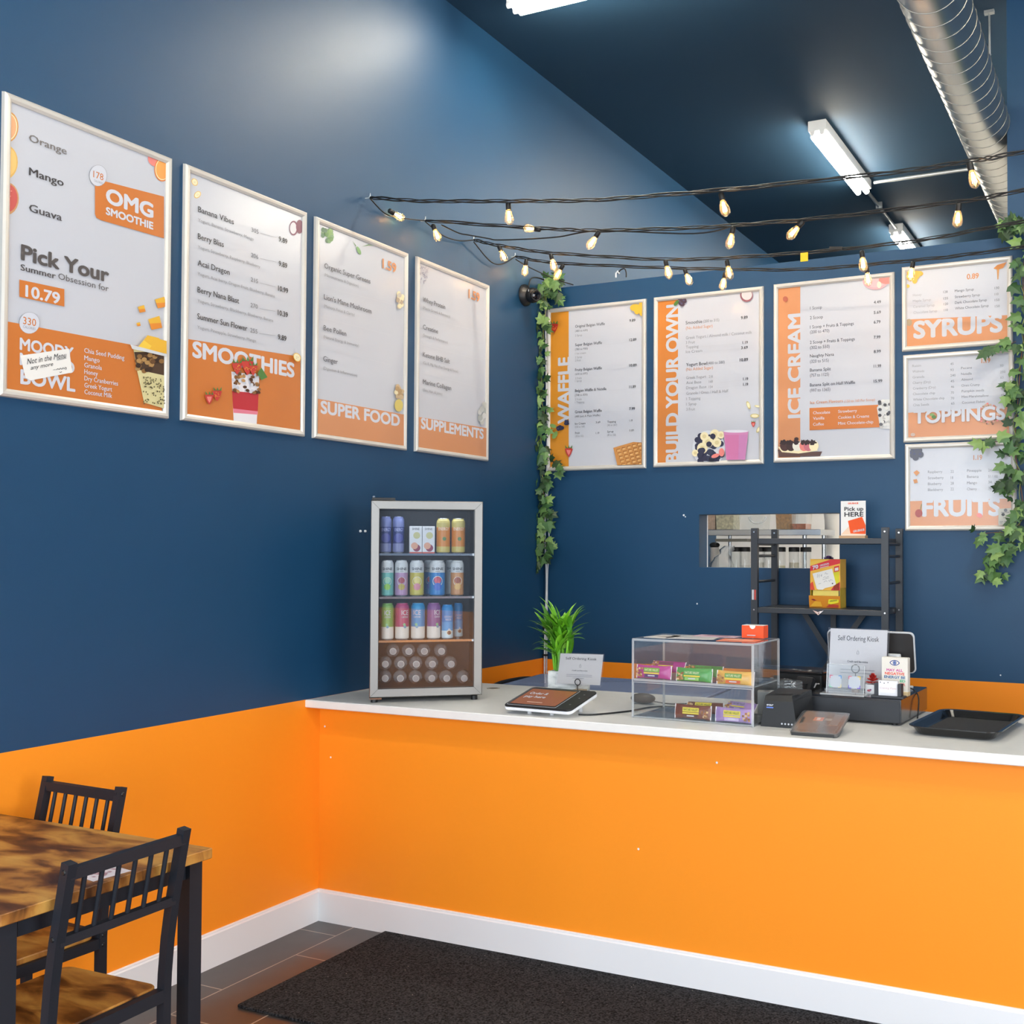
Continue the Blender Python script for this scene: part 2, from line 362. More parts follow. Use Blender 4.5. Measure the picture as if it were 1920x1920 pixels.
mb = MB(); mb.tube([(1.30, 8.22, ZC-.04), (1.30, 9.41, ZC-.04)], .013, COND, 10); mb.box((1.30, 8.75, ZC-.03), (.05, .02, .05), COND)
tag(mb.build('ceiling_conduit'), 'thin metal conduit linking the two lights beyond the partition', 'conduit')
mb = MB(); mb.tube([(1.39, 8.16, ZC-.04), (5.25, 8.16, ZC-.04)], .013, COND, 10)
tag(mb.build('ceiling_conduit'), 'thin metal conduit running right from the light behind the duct', 'conduit')
# ------------------------------------------------------------------ spiral duct
DUCT = mat('#cbc9c1', .34, metal=1, bump=.05, bscale=40, name='galvanised_duct')
t = thing('air_duct', 'round silver spiral air duct below the ceiling at upper right', 'duct', (2.505, 4, 3.71)); R = .124
mb = MB(); mb.lathe([(R, -6.2+4), (R, 8.4-1.8)], (2.505, 4, 3.71), DUCT, 64, rx(-math.pi/2)); mb.build('duct_tube', t)
mb = MB(); pth = []
n = 0; y = -1.5
while y < 9.5:
    a = n*2*math.pi/24; pth.append((2.505+(R+.001)*math.cos(a), y, 3.71+(R+.001)*math.sin(a))); n += 1; y += .115/24
mb.tube(pth, .0022, mat('#a9a7a0', .45, metal=1), 5); mb.build('spiral_seam', t)
for yy in (3.2, 5.88):
    mb = MB(); mb.tube([(2.505, yy, 3.71+R), (2.505, yy, ZC-.015)], .005, COND, 8); mb.box((2.505, yy, ZC-.008), (.05, .03, .016), COND); mb.build('hanger_rod', t)

# ================================================================== menu posters
def clip(poly, r):
    u0, u1, v0, v1 = r
    for ax, lim, sg in ((0, u0, 1), (0, u1, -1), (1, v0, 1), (1, v1, -1)):
        out = []
        for i in range(len(poly)):
            a, b = poly[i-1], poly[i]; da, db = (a[ax]-lim)*sg, (b[ax]-lim)*sg
            if (da >= 0) != (db >= 0):
                q = da/(da-db); out.append((a[0]+(b[0]-a[0])*q, a[1]+(b[1]-a[1])*q))
            if db >= 0: out.append(b)
        poly = out
        if not poly: return []
    return poly
class Poster:
    """a snap frame on a wall; art is laid out on the printed sheet"""
    def __init__(s, wall, u0, u1, v0, v1, label, group):
        s.wall, s.r = wall, (u0, u1, v0, v1); s.lay = 0
        s.rect = (u0+.022, u1-.022, v0+.022, v1-.022)
        s.t = thing('menu_poster', label, 'menu poster', s.P((u0+u1)/2, v0, 0), 0, group)
        mb = MB(); prof = [(0, 0), (.002, .012), (.009, .017), (.018, .0155), (.026, .010), (.026, .004)]   # (inset, height)
        cs = lambda i: [(u0+i, v0+i), (u1-i, v0+i), (u1-i, v1-i), (u0+i, v1-i)]
        for k in range(4):
            rings = []
            for e in (k, (k+1) % 4): rings.append([s.P(*cs(i)[e], h) for i, h in prof])
            mb.loft(rings, FRAME, closed=False, smooth=False)
        mb.build('frame', s.t)
        s.mb = MB(); s.base(SHEET)
        s.o = (0, 0, 1)
    def P(s, u, v, d): return Vector((d, u, v)) if s.wall == 'L' else Vector((u, YB-d, v))
    def base(s, m):
        a, b, c, d = s.rect; s.mb.poly([s.P(a, c, .005), s.P(b, c, .005), s.P(b, d, .005), s.P(a, d, .005)], m)
    def view(s, ox, oy, k): s.o = (ox, oy, k); return s
    def uv(s, x, y):
        x, y = s.o[0]+x*s.o[2], s.o[1]+y*s.o[2]
        p = X(x, y, .006) if s.wall == 'L' else Y(x, y, YB-.006)
        return (p[1], p[2]) if s.wall == 'L' else (p[0], p[2])
    def up(s): s.lay += 1; return .0053+.00012*s.lay
    def raw(s, pts, m):
        pts = clip(pts, s.rect)
        if len(pts) > 2:
            d = s.up(); s.mb.poly([s.P(u, v, d) for u, v in pts], m)
    def poly(s, pts, m): s.raw([s.uv(*p) for p in pts], m)
    def rectuv(s, u0, u1, v0, v1, m): s.raw([(u0, v0), (u1, v0), (u1, v1), (u0, v1)], m)
    def disc(s, x, y, rx_, ry_, m, rot=0, a0=0, a1=360, n=22, wob=0):
        c, q = math.cos(math.radians(rot)), math.sin(math.radians(rot)); pts = []
        for k in range(n):
            a = math.radians(a0+(a1-a0)*k/(n if a1-a0 == 360 else n-1)); f = 1+(wob*random.uniform(-1, 1) if wob else 0)
            dx, dy = rx_*f*math.cos(a), ry_*f*math.sin(a); pts.append((x+dx*c-dy*q, y+dx*q+dy*c))
        s.poly(pts[::-1], m)
    def line(s, x0, y0, x1, y1, w_, m):
        a, b = s.uv(x0, y0), s.uv(x1, y1); s.raw([(a[0], a[1]-w_/2), (b[0], b[1]-w_/2), (b[0], b[1]+w_/2), (a[0], a[1]+w_/2)], m)
    def T(s, txt, x, y, x1, cap, m=None, bold=.0, res=2):
        a = s.uv(x, y); b = s.uv(x1, y); c = s.uv(x, y-cap); d = s.up()
        put_text(s.mb, txt, lambda u, v: s.P(a[0]+u, a[1]+v, d), b[0]-a[0], c[1]-a[1], m or DK, bold, res=res)
    def V(s, txt, x, y, y1, cap, m, bold=.03):      # reads bottom to top, baseline on the right
        a = s.uv(x, y); b = s.uv(x, y1); c = s.uv(x-cap, y); d = s.up()
        put_text(s.mb, txt, lambda u, v: s.P(a[0]-v, a[1]+u, d), b[1]-a[1], a[0]-c[0], m, bold, res=4)
    def done(s): return s.mb.build('printed_sheet', s.t)
def P_(h, r=.3): return mat(h, r)
RED, GRN, YEL, PUR, CRM, BRN = P_('#c23a34'), P_('#4d7a3a'), P_('#e6b23c'), P_('#4a2f4e'), P_('#efe2b8'), P_('#7a5230')
PINK, BLUB, TAN, RED2, GRN2 = P_('#d884a6'), P_('#2b2d45'), P_('#d79a55'), P_('#e4837a'), P_('#7fa35d')
def strawberry(p, x, y, r, cut=False):
    p.poly([(x-r*.9, y-r*.6), (x-r*.5, y+r*.5), (x, y+r*1.25), (x+r*.5, y+r*.5), (x+r*.9, y-r*.6), (x+r*.4, y-r*.95), (x-r*.4, y-r*.95)], RED)
    if cut: p.poly([(x-r*.5, y-r*.4), (x-r*.3, y+r*.3), (x, y+r*.8), (x+r*.3, y+r*.3), (x+r*.5, y-r*.4)], RED2)
    else:
        for k in range(9): p.disc(x+random.uniform(-.5, .5)*r, y+random.uniform(-.5, .5)*r, r*.07, r*.09, YEL, n=6)
    for k in (-1, 0, 1): p.poly([(x+k*r*.5-r*.2, y-r*.8), (x+k*r*.8, y-r*1.5), (x+k*r*.5+r*.25, y-r*.75)], GRN)
def banana(p, x, y, r, rot=0):
    p.disc(x, y, r, r*.75, YEL, rot); p.disc(x, y, r*.85, r*.62, CRM, rot)
    for k in range(3): p.disc(x+r*.22*math.cos(k*2.1), y+r*.18*math.sin(k*2.1), r*.08, r*.05, BRN, n=6)
def berries(p, x, y, r, n, sp, m=BLUB):
    for k in range(n):
        a = random.uniform(0, 6.28); q = sp*math.sqrt(random.random()); p.disc(x+q*math.cos(a), y+q*math.sin(a), r, r, m, n=12); p.disc(x+q*math.cos(a)-r*.2, y+q*math.sin(a)-r*.2, r*.4, r*.35, P_('#4f5272'), n=8)
def citrus(p, x, y, rx_, ry_, m1, m2):
    p.disc(x, y, rx_, ry_, m1); p.disc(x, y, rx_*.88, ry_*.9, CRM); p.disc(x, y, rx_*.8, ry_*.82, m2)
LG, BG = 'framed menu posters along the left wall', 'framed menu posters on the back partition'
LW = .652
# ---- OMG smoothie / moody bowl
p = Poster('L', 2.218, 2.870, 2.0587, 3.0141, 'largest leftmost framed menu poster reading OMG SMOOTHIE and MOODY BOWL', LG).view(0, 150, .3645)
citrus(p, 40, 240, 56, 80, TAN, P_('#eab083')); p.disc(30, 422, 62, 88, P_('#e2b565')); p.disc(40, 420, 46, 72, P_('#eec57a')); p.disc(35, 610, 62, 84, P_('#c9986a')); p.disc(38, 608, 52, 72, P_('#c9605a'))
for k in range(7): p.disc(45+random.uniform(-20, 30), 610+random.uniform(-45, 45), 5, 3, P_('#e8a094'), n=6)
p.disc(800, 400, 40, 45, RED2); citrus(p, 835, 460, 42, 62, P_('#e07a2c'), P_('#f0a050'))
p.T('Orange', 148, 314, 343, 38, P_('#77716d'), .012); p.T('Mango', 148, 488, 327, 40, P_('#3e3b3c'), .014); p.T('Guava', 148, 675, 318, 40, P_('#4a4748'), .014)  # glare on the top word is put into its paler grey
p.poly([(487, 508), (487, 690), (495, 709), (520, 722), (842, 815), (842, 600)], PORA)
p.disc(503, 492, 46, 55, GR); p.disc(503, 492, 44.5, 53.5, WH); p.T('178', 478, 500, 530, 34, PORA, .005); p.T('CALORIES', 481, 522, 527, 11, GR)
p.T('OMG', 542, 628, 788, 76, WH, .04, 4); p.T('SMOOTHIE', 542, 690, 787, 38, WH, .04, 4)
p.T('Pick Your', 105, 922, 560, 78, P_('#565150'), .032, 4); p.T('Summer', 103, 978, 285, 32, P_('#4a4748'), .016); p.T('Obsession for', 297, 1024, 557, 32, P_('#5a5758'), .0)
p.poly([(97, 1027), (97, 1115), (328, 1166), (328, 1076)], PORA); p.T('10.79', 127, 1112, 306, 58, WH, .03, 4)
p.poly([(33, 1242), (33, 1700), (830, 1790), (832, 1392)], PORA)
p.disc(148, 1250, 53, 56, GR); p.disc(148, 1250, 51.5, 54.5, WH); p.T('330', 115, 1255, 182, 38, PORA, .008); p.T('CALORIES', 115, 1275, 179, 13, GR)
p.T('MOODY', 97, 1385, 375, 60, WH, .033, 4); p.T('MANGO', 97, 1463, 380, 60, WH, .033, 4); p.T('BOWL', 100, 1560, 384, 72, WH, .033, 4)
for s_, y_, x_ in (('Chia Seed Pudding', 1402, 636), ('Mango', 1440, 508), ('Granola', 1477, 520), ('Honey', 1511, 499), ('Dry Cranberries', 1545, 603), ('Greek Yogurt', 1581, 572), ('Coconut Milk', 1615, 572)): p.T(s_, 429, y_, x_, 24, WH, .012)
for x_, y_, r_ in ((724, 1178, 20), (822, 1145, 30), (793, 1250, 36), (707, 1257, 11)): p.poly([(x_-r_, y_-r_*.5), (x_-r_*.5, y_+r_), (x_+r_, y_+r_*.7), (x_+r_*.6, y_-r_)], YEL); p.poly([(x_-r_*.8, y_+r_*.1), (x_-r_*.5, y_+r_), (x_+r_, y_+r_*.7), (x_+r_*.85, y_)], P_('#e08a34'))
p.poly([(680, 1385), (700, 1500), (735, 1660), (838, 1690), (838, 1400)], P_('#d9cf9a'))
p.poly([(684, 1400), (700, 1490), (838, 1520), (838, 1400)], P_('#4d3a2c'))
for k in range(26): p.disc(random.uniform(695, 830), random.uniform(1400, 1500), 14, 12, random.choice([P_('#8f6a3e'), P_('#6a4a2e'), P_('#b18a55'), P_('#3a2a22')]), n=8)
for k in range(80): p.disc(random.uniform(722, 832), random.uniform(1530, 1670), 3.2, 4.5, P_('#5c563c'), n=6)
for a_ in ((700, 1365, 740, 1315, 800, 1330, 790, 1385), (745, 1390, 770, 1325, 838, 1345, 838, 1410), (690, 1375, 720, 1340, 760, 1370, 740, 1400)): p.poly([(a_[0], a_[1]), (a_[2], a_[3]), (a_[4], a_[5]), (a_[6], a_[7])], random.choice([YEL, P_('#f0c84a')]))
p.poly([(650, 1362), (660, 1385), (838, 1425), (838, 1412)], P_('#cfd2d4'))
p.done(); P1 = p
# ---- smoothies
p = Poster('L', 2.9285, 2.9285+LW, 2.061, 3.0164, 'framed menu poster headed SMOOTHIES with a strawberry parfait', LG).view(0, 150, .3645)
banana(p, 1002, 525, 20, 60); banana(p, 1016, 590, 20, -50); p.disc(1510, 762, 22, 38, P_('#7a3f55')); p.disc(1508, 762, 17, 30, P_('#d9d5d8')); p.disc(1540, 755, 18, 36, P_('#7a3f55'))
for n_, yn, xn, d_, yd, xd, k_, xk, yk, pr, xp, yp in (
    ('Banana Vibes', 678, 1203, 'Yogurt, Banana, Strawberry, Mango', 727, 1305, '305', 1292, 780, '9.89', 1433, 829),
    ('Berry Bliss', 817, 1150, 'Yogurt, Strawberry, Raspberry, Blueberry', 866, 1338, '206', 1290, 910, '9.89', 1432, 955),
    ('Acai Dragon', 954, 1180, 'Yogurt, Acai berry, Dragon Fruit, Blueberry, Banana', 1004, 1413, '215', 1288, 1036, '10.99', 1428, 1083),
    ('Berry Nana Blast', 1092, 1228, 'Yogurt, Strawberry, Blackberry, Blueberry, Banana', 1143, 1404, '270', 1286, 1168, '10.39', 1426, 1208),
    ('Summer Sun Flower', 1229, 1270, 'Yogurt, Pineapple, Strawberry, Mango', 1279, 1315, '255', 1284, 1297, '9.89', 1426, 1333)):
    x_ = 1018-(yn-678)*.012
    p.T(n_, x_, yn, xn, 30, P_('#333335'), .01); p.T(d_, x_, yd, xd, 17, GR, -.004); p.T(k_, xk, yk, xk+37, 22, GR2); p.T(pr, xp, yp, xp+(52 if len(pr) > 4 else 44), 26, P_('#333335'), .02); p.line(xk+46, yk+8, xp-12, yp-18, .0012, GR)
p.poly([(958, 1332), (958, 1780), (1540, 1830), (1542, 1424)], PORA)
p.T('SMOOTHIES', 985, 1422, 1512, 80, WH, .036, 4)
p.poly([(1186, 1500), (1198, 1762), (1316, 1775), (1330, 1520)], P_('#e7e3e6')); p.poly([(1190, 1600), (1195, 1690), (1322, 1705), (1326, 1612)], P_('#b92f38')); p.poly([(1195, 1690), (1197, 1712), (1321, 1722), (1322, 1705)], P_('#e07f92'))
for k in range(46): p.disc(random.uniform(1192, 1326), random.uniform(1500, 1610), 11, 8, random.choice([P_('#8d6238'), P_('#6c4526'), P_('#b78a55'), WH, P_('#4c2f1c')]), random.uniform(0, 90), n=8)
strawberry(p, 1210, 1480, 30); strawberry(p, 1262, 1475, 36); strawberry(p, 1290, 1490, 26); p.poly([(1310, 1510), (1330, 1480), (1362, 1530), (1330, 1545)], GRN)
strawberry(p, 1062, 1640, 26, True); strawberry(p, 1102, 1620, 27); banana(p, 1512, 1428, 24, 60); p.done()
# ---- super food
p = Poster('L', 3.6333, 3.6333+LW, 2.0614, 3.0165, 'framed menu poster headed SUPER FOOD, third on the left wall', LG).view(560, 380, .2604)
for k in range(22): p.disc(205+random.uniform(-32, 32), 240+random.uniform(-45, 45), 15, 18, random.choice([GRN, GRN2, P_('#6b8f62'), P_('#3f6647')]), n=10)
p.poly([(385, 275), (412, 310), (408, 316)], GRN); p.disc(430, 345, 12, 32, P_('#79a06a'), -25); p.poly([(450, 318), (500, 300), (540, 312), (500, 308)], GRN)
p.T('1.59', 600, 468, 700, 66, PORB, .03, 4)
for n_, yn, xn, d_, yd, xd in (('Organic Super Greens', 470, 515, '(Micronutrients & Digestion)', 527, 428), ("Lion's Mane Mushroom", 695, 522, '(Memory, Focus & Clarity)', 752, 400), ('Bee Pollen', 918, 340, '(Natural Energy & Immunity)', 974, 430), ('Ginger', 1140, 278, '(Digestion & Inflammation)', 1200, 418)):
    p.T(n_, 182-(yn-470)*.013, yn, xn, 37, P_('#55555a'), .006); p.T(d_, 181-(yn-470)*.013, yd, xd, 21, GR, -.004)
for y_ in (600, 825, 1040): p.line(150, y_, 670, y_+132, .001, P_('#c3c4c8'))
for k in range(16): p.disc(728+random.uniform(-22, 14), 700+random.uniform(-50, 55), 14, 18, random.choice([P_('#cbbfae'), P_('#b9a48c'), CRM]), n=9)
for k in range(14): p.disc(715+random.uniform(-26, 22), 1365+random.uniform(-50, 50), 16, 18, random.choice([P_('#cdb38c'), P_('#b8976a'), CRM]), n=9)
p.disc(712, 1460, 30, 45, P_('#dcc76c'))
p.poly([(128, 1412), (122, 1680), (748, 1770), (748, 1526)], PORB); p.T('SUPER FOOD', 147, 1513, 720, 88, WH, .036, 4); p.done()
# ---- supplements
p = Poster('L', 4.3537, 4.3537+LW, 2.0641, 3.0213, 'framed menu poster headed SUPPLEMENTS, nearest the corner on the left wall', LG).view(560, 380, .2604)
for k in range(30): p.disc(898+random.uniform(-30, 30), 520+random.uniform(-55, 55), 3, 11, random.choice([P_('#a9a9b6'), P_('#8d8ea2'), P_('#c1c1ca')]), random.uniform(0, 180), n=8)
p.T('1.59', 1220, 685, 1300, 62, PORB, .03, 4)
for n_, yn, xn, d_, yd, xd in (('Whey Protein', 712, 1052, '(Muscle Growth & Recovery)', 764, 1087), ('Creatine', 910, 1000, '(Strength & Performance)', 962, 1070), ('Ketone BHB Salt', 1108, 1084, '(Ca, K, Mg, Na) (Fast Energy & Focus)', 1160, 1143), ('Marine Collagen', 1305, 1095, '(Skin, Hair, & Joints)', 1357, 1030)):
    p.T(n_, 891, yn, xn, 34, P_('#5a5a5e'), .006); p.T(d_, 891, yd, xd, 20, GR, -.004)
for y_ in (822, 1022, 1222): p.line(882, y_, 1320, y_+115, .001, P_('#c3c4c8'))
for k in range(14): p.disc(1328+random.uniform(-30, 12), 1520+random.uniform(-70, 70), 16, 22, random.choice([P_('#c4c4bc'), P_('#b0b3ac'), P_('#d7d6d0')]), n=9)
p.poly([(855, 1543), (855, 1780), (1348, 1835), (1348, 1624)], PORB); p.T('SUPPLEMENTS', 872, 1624, 1325, 76, WH, .036, 4); p.done()
# ---- waffle
p = Poster('B', .0159, .6635, 2.0509, 3.0178, 'framed menu poster reading WAFFLE vertically, beside the hanging ivy', BG).view(960, 480, .2604)
p.poly([(250, 350), (250, 1570), (408, 1570), (408, 350)], mat('#d08a2e', .25)); p.V('WAFFLE', 412, 1205, 725, 82, SHEET, .036)
def wf(n_, yn, xn, pr, xp, yp, subs):
    p.T(n_, 455, yn, xn, 20, P_('#3c3c40'), .006); p.T(pr, 845, yp, xp, 19, P_('#333'+'335'), .02); p.line(xn+20, yn-12, 825, yp+8, .001, P_('#b9bac0'))
    for s_, ys, xs in subs: p.T(s_, 455, ys, xs, 14, GR if s_[0] != '(' else GR2)
wf('Original Belgian Waffle', 517, 668, '9.89', 888, 475, (('(480 to 630)', 548, 545), ('2 Syrup', 580, 505)))
wf('Super Belgian Waffle', 650, 648, '12.89', 896, 614, (('(780 to 930)', 680, 545), ('1 Ice cream', 710, 533), ('2 Syrup', 737, 505), ('2 Fruit', 760, 495)))
wf('Fruity Belgian Waffle', 830, 648, '10.89', 898, 798, (('(630 to 695)', 858, 545), ('2 Fruits', 888, 503), ('1 Syrup', 908, 503)))
wf('Belgian Waffle & Nutella', 980, 680, '11.89', 892, 952, (('(748 to 830)', 1010, 545), ('2 Fruits', 1040, 503), ('1 Topping', 1062, 522)))
wf('Great Belgian Waffle', 1133, 648, '7.99', 887, 1110, (('(480 Just A Plain Waffle)', 1163, 637),))
for s_, x_, y_, x1_, g in (('Ice Cream', 455, 1215, 530, 0), ('(150 to 160)', 455, 1238, 525, 1), ('3.69', 605, 1205, 637, 0), ('Topping', 688, 1202, 750, 0), ('(45 to 267)', 688, 1226, 758, 1), ('1.19', 847, 1192, 870, 0), ('Fruit', 457, 1282, 490, 0), ('(18 to 102)', 457, 1305, 517, 1), ('1.19', 605, 1283, 630, 0), ('Syrup', 688, 1272, 733, 0), ('(80 to 150)', 688, 1297, 750, 1), ('0.89', 847, 1264, 880, 0)): p.T(s_, x_, y_, x1_, 14, GR if g else DK)
strawberry(p, 305, 515, 34); strawberry(p, 412, 1410, 32, True); berries(p, 350, 1240, 14, 9, 16); berries(p, 398, 1200, 11, 6, 12)
p.disc(302, 1225, 24, 14, GRN2, 20); p.disc(315, 1290, 16, 30, GRN2, 30); p.disc(895, 375, 40, 26, YEL); p.disc(905, 395, 20, 28, YEL); p.disc(938, 380, 22, 55, YEL)
p.poly([(735, 1382), (880, 1340), (945, 1345), (945, 1510), (765, 1510)], P_('#c98a48'))
for i in range(5):
    for j in range(6):
        x_, y_ = 772+i*38+j*9, 1400+j*26-i*11; p.poly([(x_-13, y_-9), (x_-13, y_+11), (x_+13, y_+5), (x_+13, y_-13)], P_('#9c5f2a')); p.poly([(x_-9, y_-3), (x_-9, y_+11), (x_+13, y_+5), (x_+13, y_-8)], P_('#e0ad6c'))
p.done()
# ---- build your own
p = Poster('B', .7098, .7098+.652, 2.054, 3.0192, 'framed menu poster reading BUILD YOUR OWN vertically with a pink drink', BG).view(960, 480, .2604)
p.poly([(1020, 250), (1020, 1540), (1195, 1540), (1195, 250)], mat('#cc7d38', .25)); p.V('BUILD YOUR OWN', 1198, 1487, 345, 90, SHEET, .036)
D1 = P_('#38383c')
for s_, x_, y_, x1_, c_, m_, b_ in (('Smoothie', 1250, 493, 1370, 24, D1, .008), ('(200 to 315)', 1378, 480, 1492, 20, GR2, 0), ('(No Added Sugar)', 1252, 530, 1444, 21, PORB, 0), ('9.89', 1648, 456, 1697, 22, D1, .02),
    ('Greek Yogurt / Almond milk / Coconut milk', 1252, 600, 1728, 21, GR, -.004), ('3 Fruit', 1252, 634, 1318, 20, GR, 0), ('Topping', 1252, 667, 1343, 20, GR, 0), ('Ice Cream', 1252, 700, 1370, 20, GR, 0), ('1.19', 1660, 634, 1698, 20, D1, .02), ('3.69', 1650, 671, 1698, 20, D1, .02),
    ('Yogurt Bowl', 1254, 795, 1405, 24, D1, .008), ('(400 to 580)', 1410, 782, 1532, 20, GR2, 0), ('(No Added Sugar)', 1254, 827, 1447, 21, PORB, 0), ('10.89', 1640, 760, 1700, 22, D1, .02),
    ('Greek Yogurt', 1255, 887, 1398, 20, GR, 0), ('218', 1418, 878, 1446, 18, GR, 0), ('Acai Base', 1255, 923, 1363, 20, GR, 0), ('168', 1418, 914, 1446, 18, GR, 0), ('Dragon Base', 1255, 960, 1400, 20, GR, 0), ('154', 1418, 952, 1446, 18, GR, 0), ('1.19', 1665, 896, 1701, 20, D1, .02), ('1.19', 1665, 935, 1701, 20, D1, .02),
    ('Granola / Oreo / Half & Half', 1256, 1000, 1558, 20, GR, 0), ('1 Topping', 1256, 1039, 1358, 20, GR, 0), ('1 Syrup', 1256, 1077, 1330, 20, GR, 0), ('3 Fruit', 1256, 1115, 1320, 20, GR, 0)): p.T(s_, x_, y_, x1_, c_, m_, b_)
for a_ in ((1500, 470, 1635, 455), (1350, 655, 1650, 630), (1380, 690, 1640, 668), (1540, 772, 1630, 762), (1480, 915, 1650, 895), (1480, 950, 1650, 932)): p.line(*a_, .001, P_('#b9bac0'))
p.disc(1690, 285, 46, 46, P_('#8a5560')); p.disc(1692, 280, 38, 38, P_('#cfc8c8')); berries(p, 1225, 325, 18, 6, 24, P_('#4a3a44')); p.disc(1185, 340, 12, 24, GRN, 40)
for a_ in ((1705, 1075, 12, 30, -20), (1770, 1083, 22, 8, 10), (1750, 1152, 32, 16, 0), (1778, 1250, 12, 26, 30)): p.disc(a_[0], a_[1], a_[2], a_[3], P_('#c8b878'), a_[4]); p.disc(a_[0], a_[1], a_[2]*.75, a_[3]*.7, CRM, a_[4])
strawberry(p, 1740, 1212, 18, True)
p.disc(1420, 1385, 118, 128, P_('#d5d8de'), n=30)
for k in range(26): p.disc(1420+random.uniform(-95, 95), 1395+random.uniform(-100, 85), 24, 22, BLUB, n=12)
for x_, y_, r_ in ((1375, 1385, 38), (1415, 1340, 40), (1465, 1285, 34), (1480, 1345, 32), (1390, 1300, 30), (1510, 1290, 26), (1325, 1420, 24)): p.disc(x_, y_, r_, r_*1.05, CRM, n=16); p.disc(x_, y_, r_*.5, r_*.5, P_('#dccb96'), n=10)
for k in range(14): p.disc(1430+random.uniform(-90, 90), 1430+random.uniform(-30, 40), 21, 20, random.choice([BLUB, P_('#33384f'), P_('#1d1d2c')]), n=12)
p.disc(1470, 1440, 30, 14, RED2, -20); p.disc(1515, 1415, 20, 30, RED2); p.disc(1452, 1300, 20, 20, BLUB); p.disc(1425, 1357, 20, 20, BLUB)
p.poly([(1530, 1265), (1550, 1470), (1685, 1468), (1708, 1262)], P_('#cc86b2')); p.poly([(1540, 1290), (1552, 1468), (1682, 1465), (1700, 1288)], P_('#cb76a4')); p.poly([(1640, 1290), (1635, 1466), (1682, 1465), (1700, 1288)], P_('#c47fb0')); p.disc(1619, 1264, 90, 10, P_('#dcdbe4')); p.done()
# ---- ice cream
p = Poster('B', 1.4167, 1.4167+.648, 2.0578, 3.0218, 'framed menu poster reading ICE CREAM vertically with orange flavour box', BG).view(1420, 460, .2604)
p.poly([(120, 200), (120, 1580), (309, 1580), (309, 200)], PORB); p.V('ICE CREAM', 313, 1242, 488, 92, SHEET, .036)
for n_, yn, xn, d_, yd, xd, pr, yp, xp in (('1 Scoop', 463, 465, None, 0, 0, '4.49', 421, 890), ('2 Scoop', 533, 472, None, 0, 0, '5.69', 495, 890), ('1 Scoop + Fruits & Toppings', 600, 695, '(200 to 470)', 636, 518, '6.79', 564, 887), ('2 Scoop + Fruits & Toppings', 710, 702, '(302 to 550)', 748, 520, '7.99', 673, 887),
    ('Naughty Nana', 808, 552, '(320 to 515)', 848, 514, '8.99', 776, 890), ('Banana Split', 910, 530, '(757 to 1125)', 948, 516, '11.99', 881, 892), ('Banana Split on Half Waffle', 1017, 705, '(997 to 1365)', 1056, 526, '15.99', 989, 900)):
    p.T(n_, 379, yn, xn, 22, P_('#4a4b52'), .004); p.T(pr, 838, yp, xp, 21, P_('#4a4b52'), .02)
    if d_: p.T(d_, 380, yd, xd, 22, P_('#5d5e66'))
p.T('Ice Cream Flavours', 381, 1143, 617, 21, PORB, .012); p.T('(150 to 160 Per Scoop)', 627, 1132, 848, 18, PORB)
p.poly([(376, 1172), (377, 1332), (880, 1310), (872, 1148)], PORA)
for s_, x_, y_, x1_ in (('Chocolate', 402, 1217, 525), ('Vanilla', 402, 1257, 484), ('Coffee', 402, 1300, 480), ('Strawberry', 583, 1207, 718), ('Cookies & Creams', 583, 1250, 806), ('Mint Chocolate-chip', 583, 1293, 836)): p.T(s_, x_, y_, x1_, 21, WH, .006)
p.disc(850, 255, 92, 66, P_('#d9a6ac')); p.disc(850, 250, 78, 54, P_('#e2b4b6')); p.disc(930, 250, 55, 30, RED2); p.disc(878, 285, 16, 24, P_('#efd9c4')); p.disc(203, 388, 18, 20, P_('#b0604a'))
p.poly([(862, 1170), (885, 1322), (962, 1322), (962, 1110), (900, 1110)], P_('#d3d3d0'))
for k in range(30): p.disc(random.uniform(880, 960), random.uniform(1115, 1310), 13, 12, random.choice([P_('#3c3a3e'), P_('#dcdad4'), P_('#56545a'), P_('#b8b6b2')]), n=8)
p.poly([(150, 1470), (160, 1525), (455, 1518), (470, 1485), (300, 1490)], P_('#5b4038')); p.poly([(150, 1450), (180, 1490), (300, 1500), (440, 1480), (420, 1450), (300, 1478)], CRM)
for x_, m_ in ((200, P_('#4a2f2a')), (245, P_('#3e2a24')), (290, P_('#e4e0cf')), (340, RED2), (370, P_('#c06a74')), (410, CRM)): p.disc(x_, 1445, 34, 38, m_); p.disc(x_-8, 1420, 24, 18, P_('#33221e'), wob=.3)
p.disc(285, 1395, 16, 12, P_('#3a2420')); p.done()
# ---- syrups, toppings, fruits
p = Poster('B', 2.1002, 2.6405, 2.6049, 3.0411, 'landscape framed menu poster headed SYRUPS, top of the stack of three', BG).view(1660, 480, .276)
GA = P_('#9a9ba2')
def rows(rs, cap, m):
    for s_, x_, y_, x1_ in rs: p.T(s_, x_, y_, x1_, cap, m)
p.T('0.89', 553, 158, 635, 35, PORB, .03, 4)
rows((('Honey', 187, 275, 246), ('Maple Syrup', 187, 315, 310), ('Caramel Syrup', 189, 354, 335), ('Chocolate Syrup', 191, 394, 352)), 17, GA); rows((('128', 393, 253, 423), ('155', 395, 297, 426), ('120', 397, 335, 426), ('110', 398, 376, 424), ('130', 742, 226, 774), ('110', 742, 268, 768), ('150', 744, 308, 776), ('150', 745, 350, 777)), 16, GR2)
rows((('Mango Syrup', 472, 246, 602), ('Strawberry Syrup', 472, 287, 643), ('Dark Chocolate Syrup', 473, 326, 690), ('White Chocolate Syrup', 474, 365, 703)), 17, GR2)
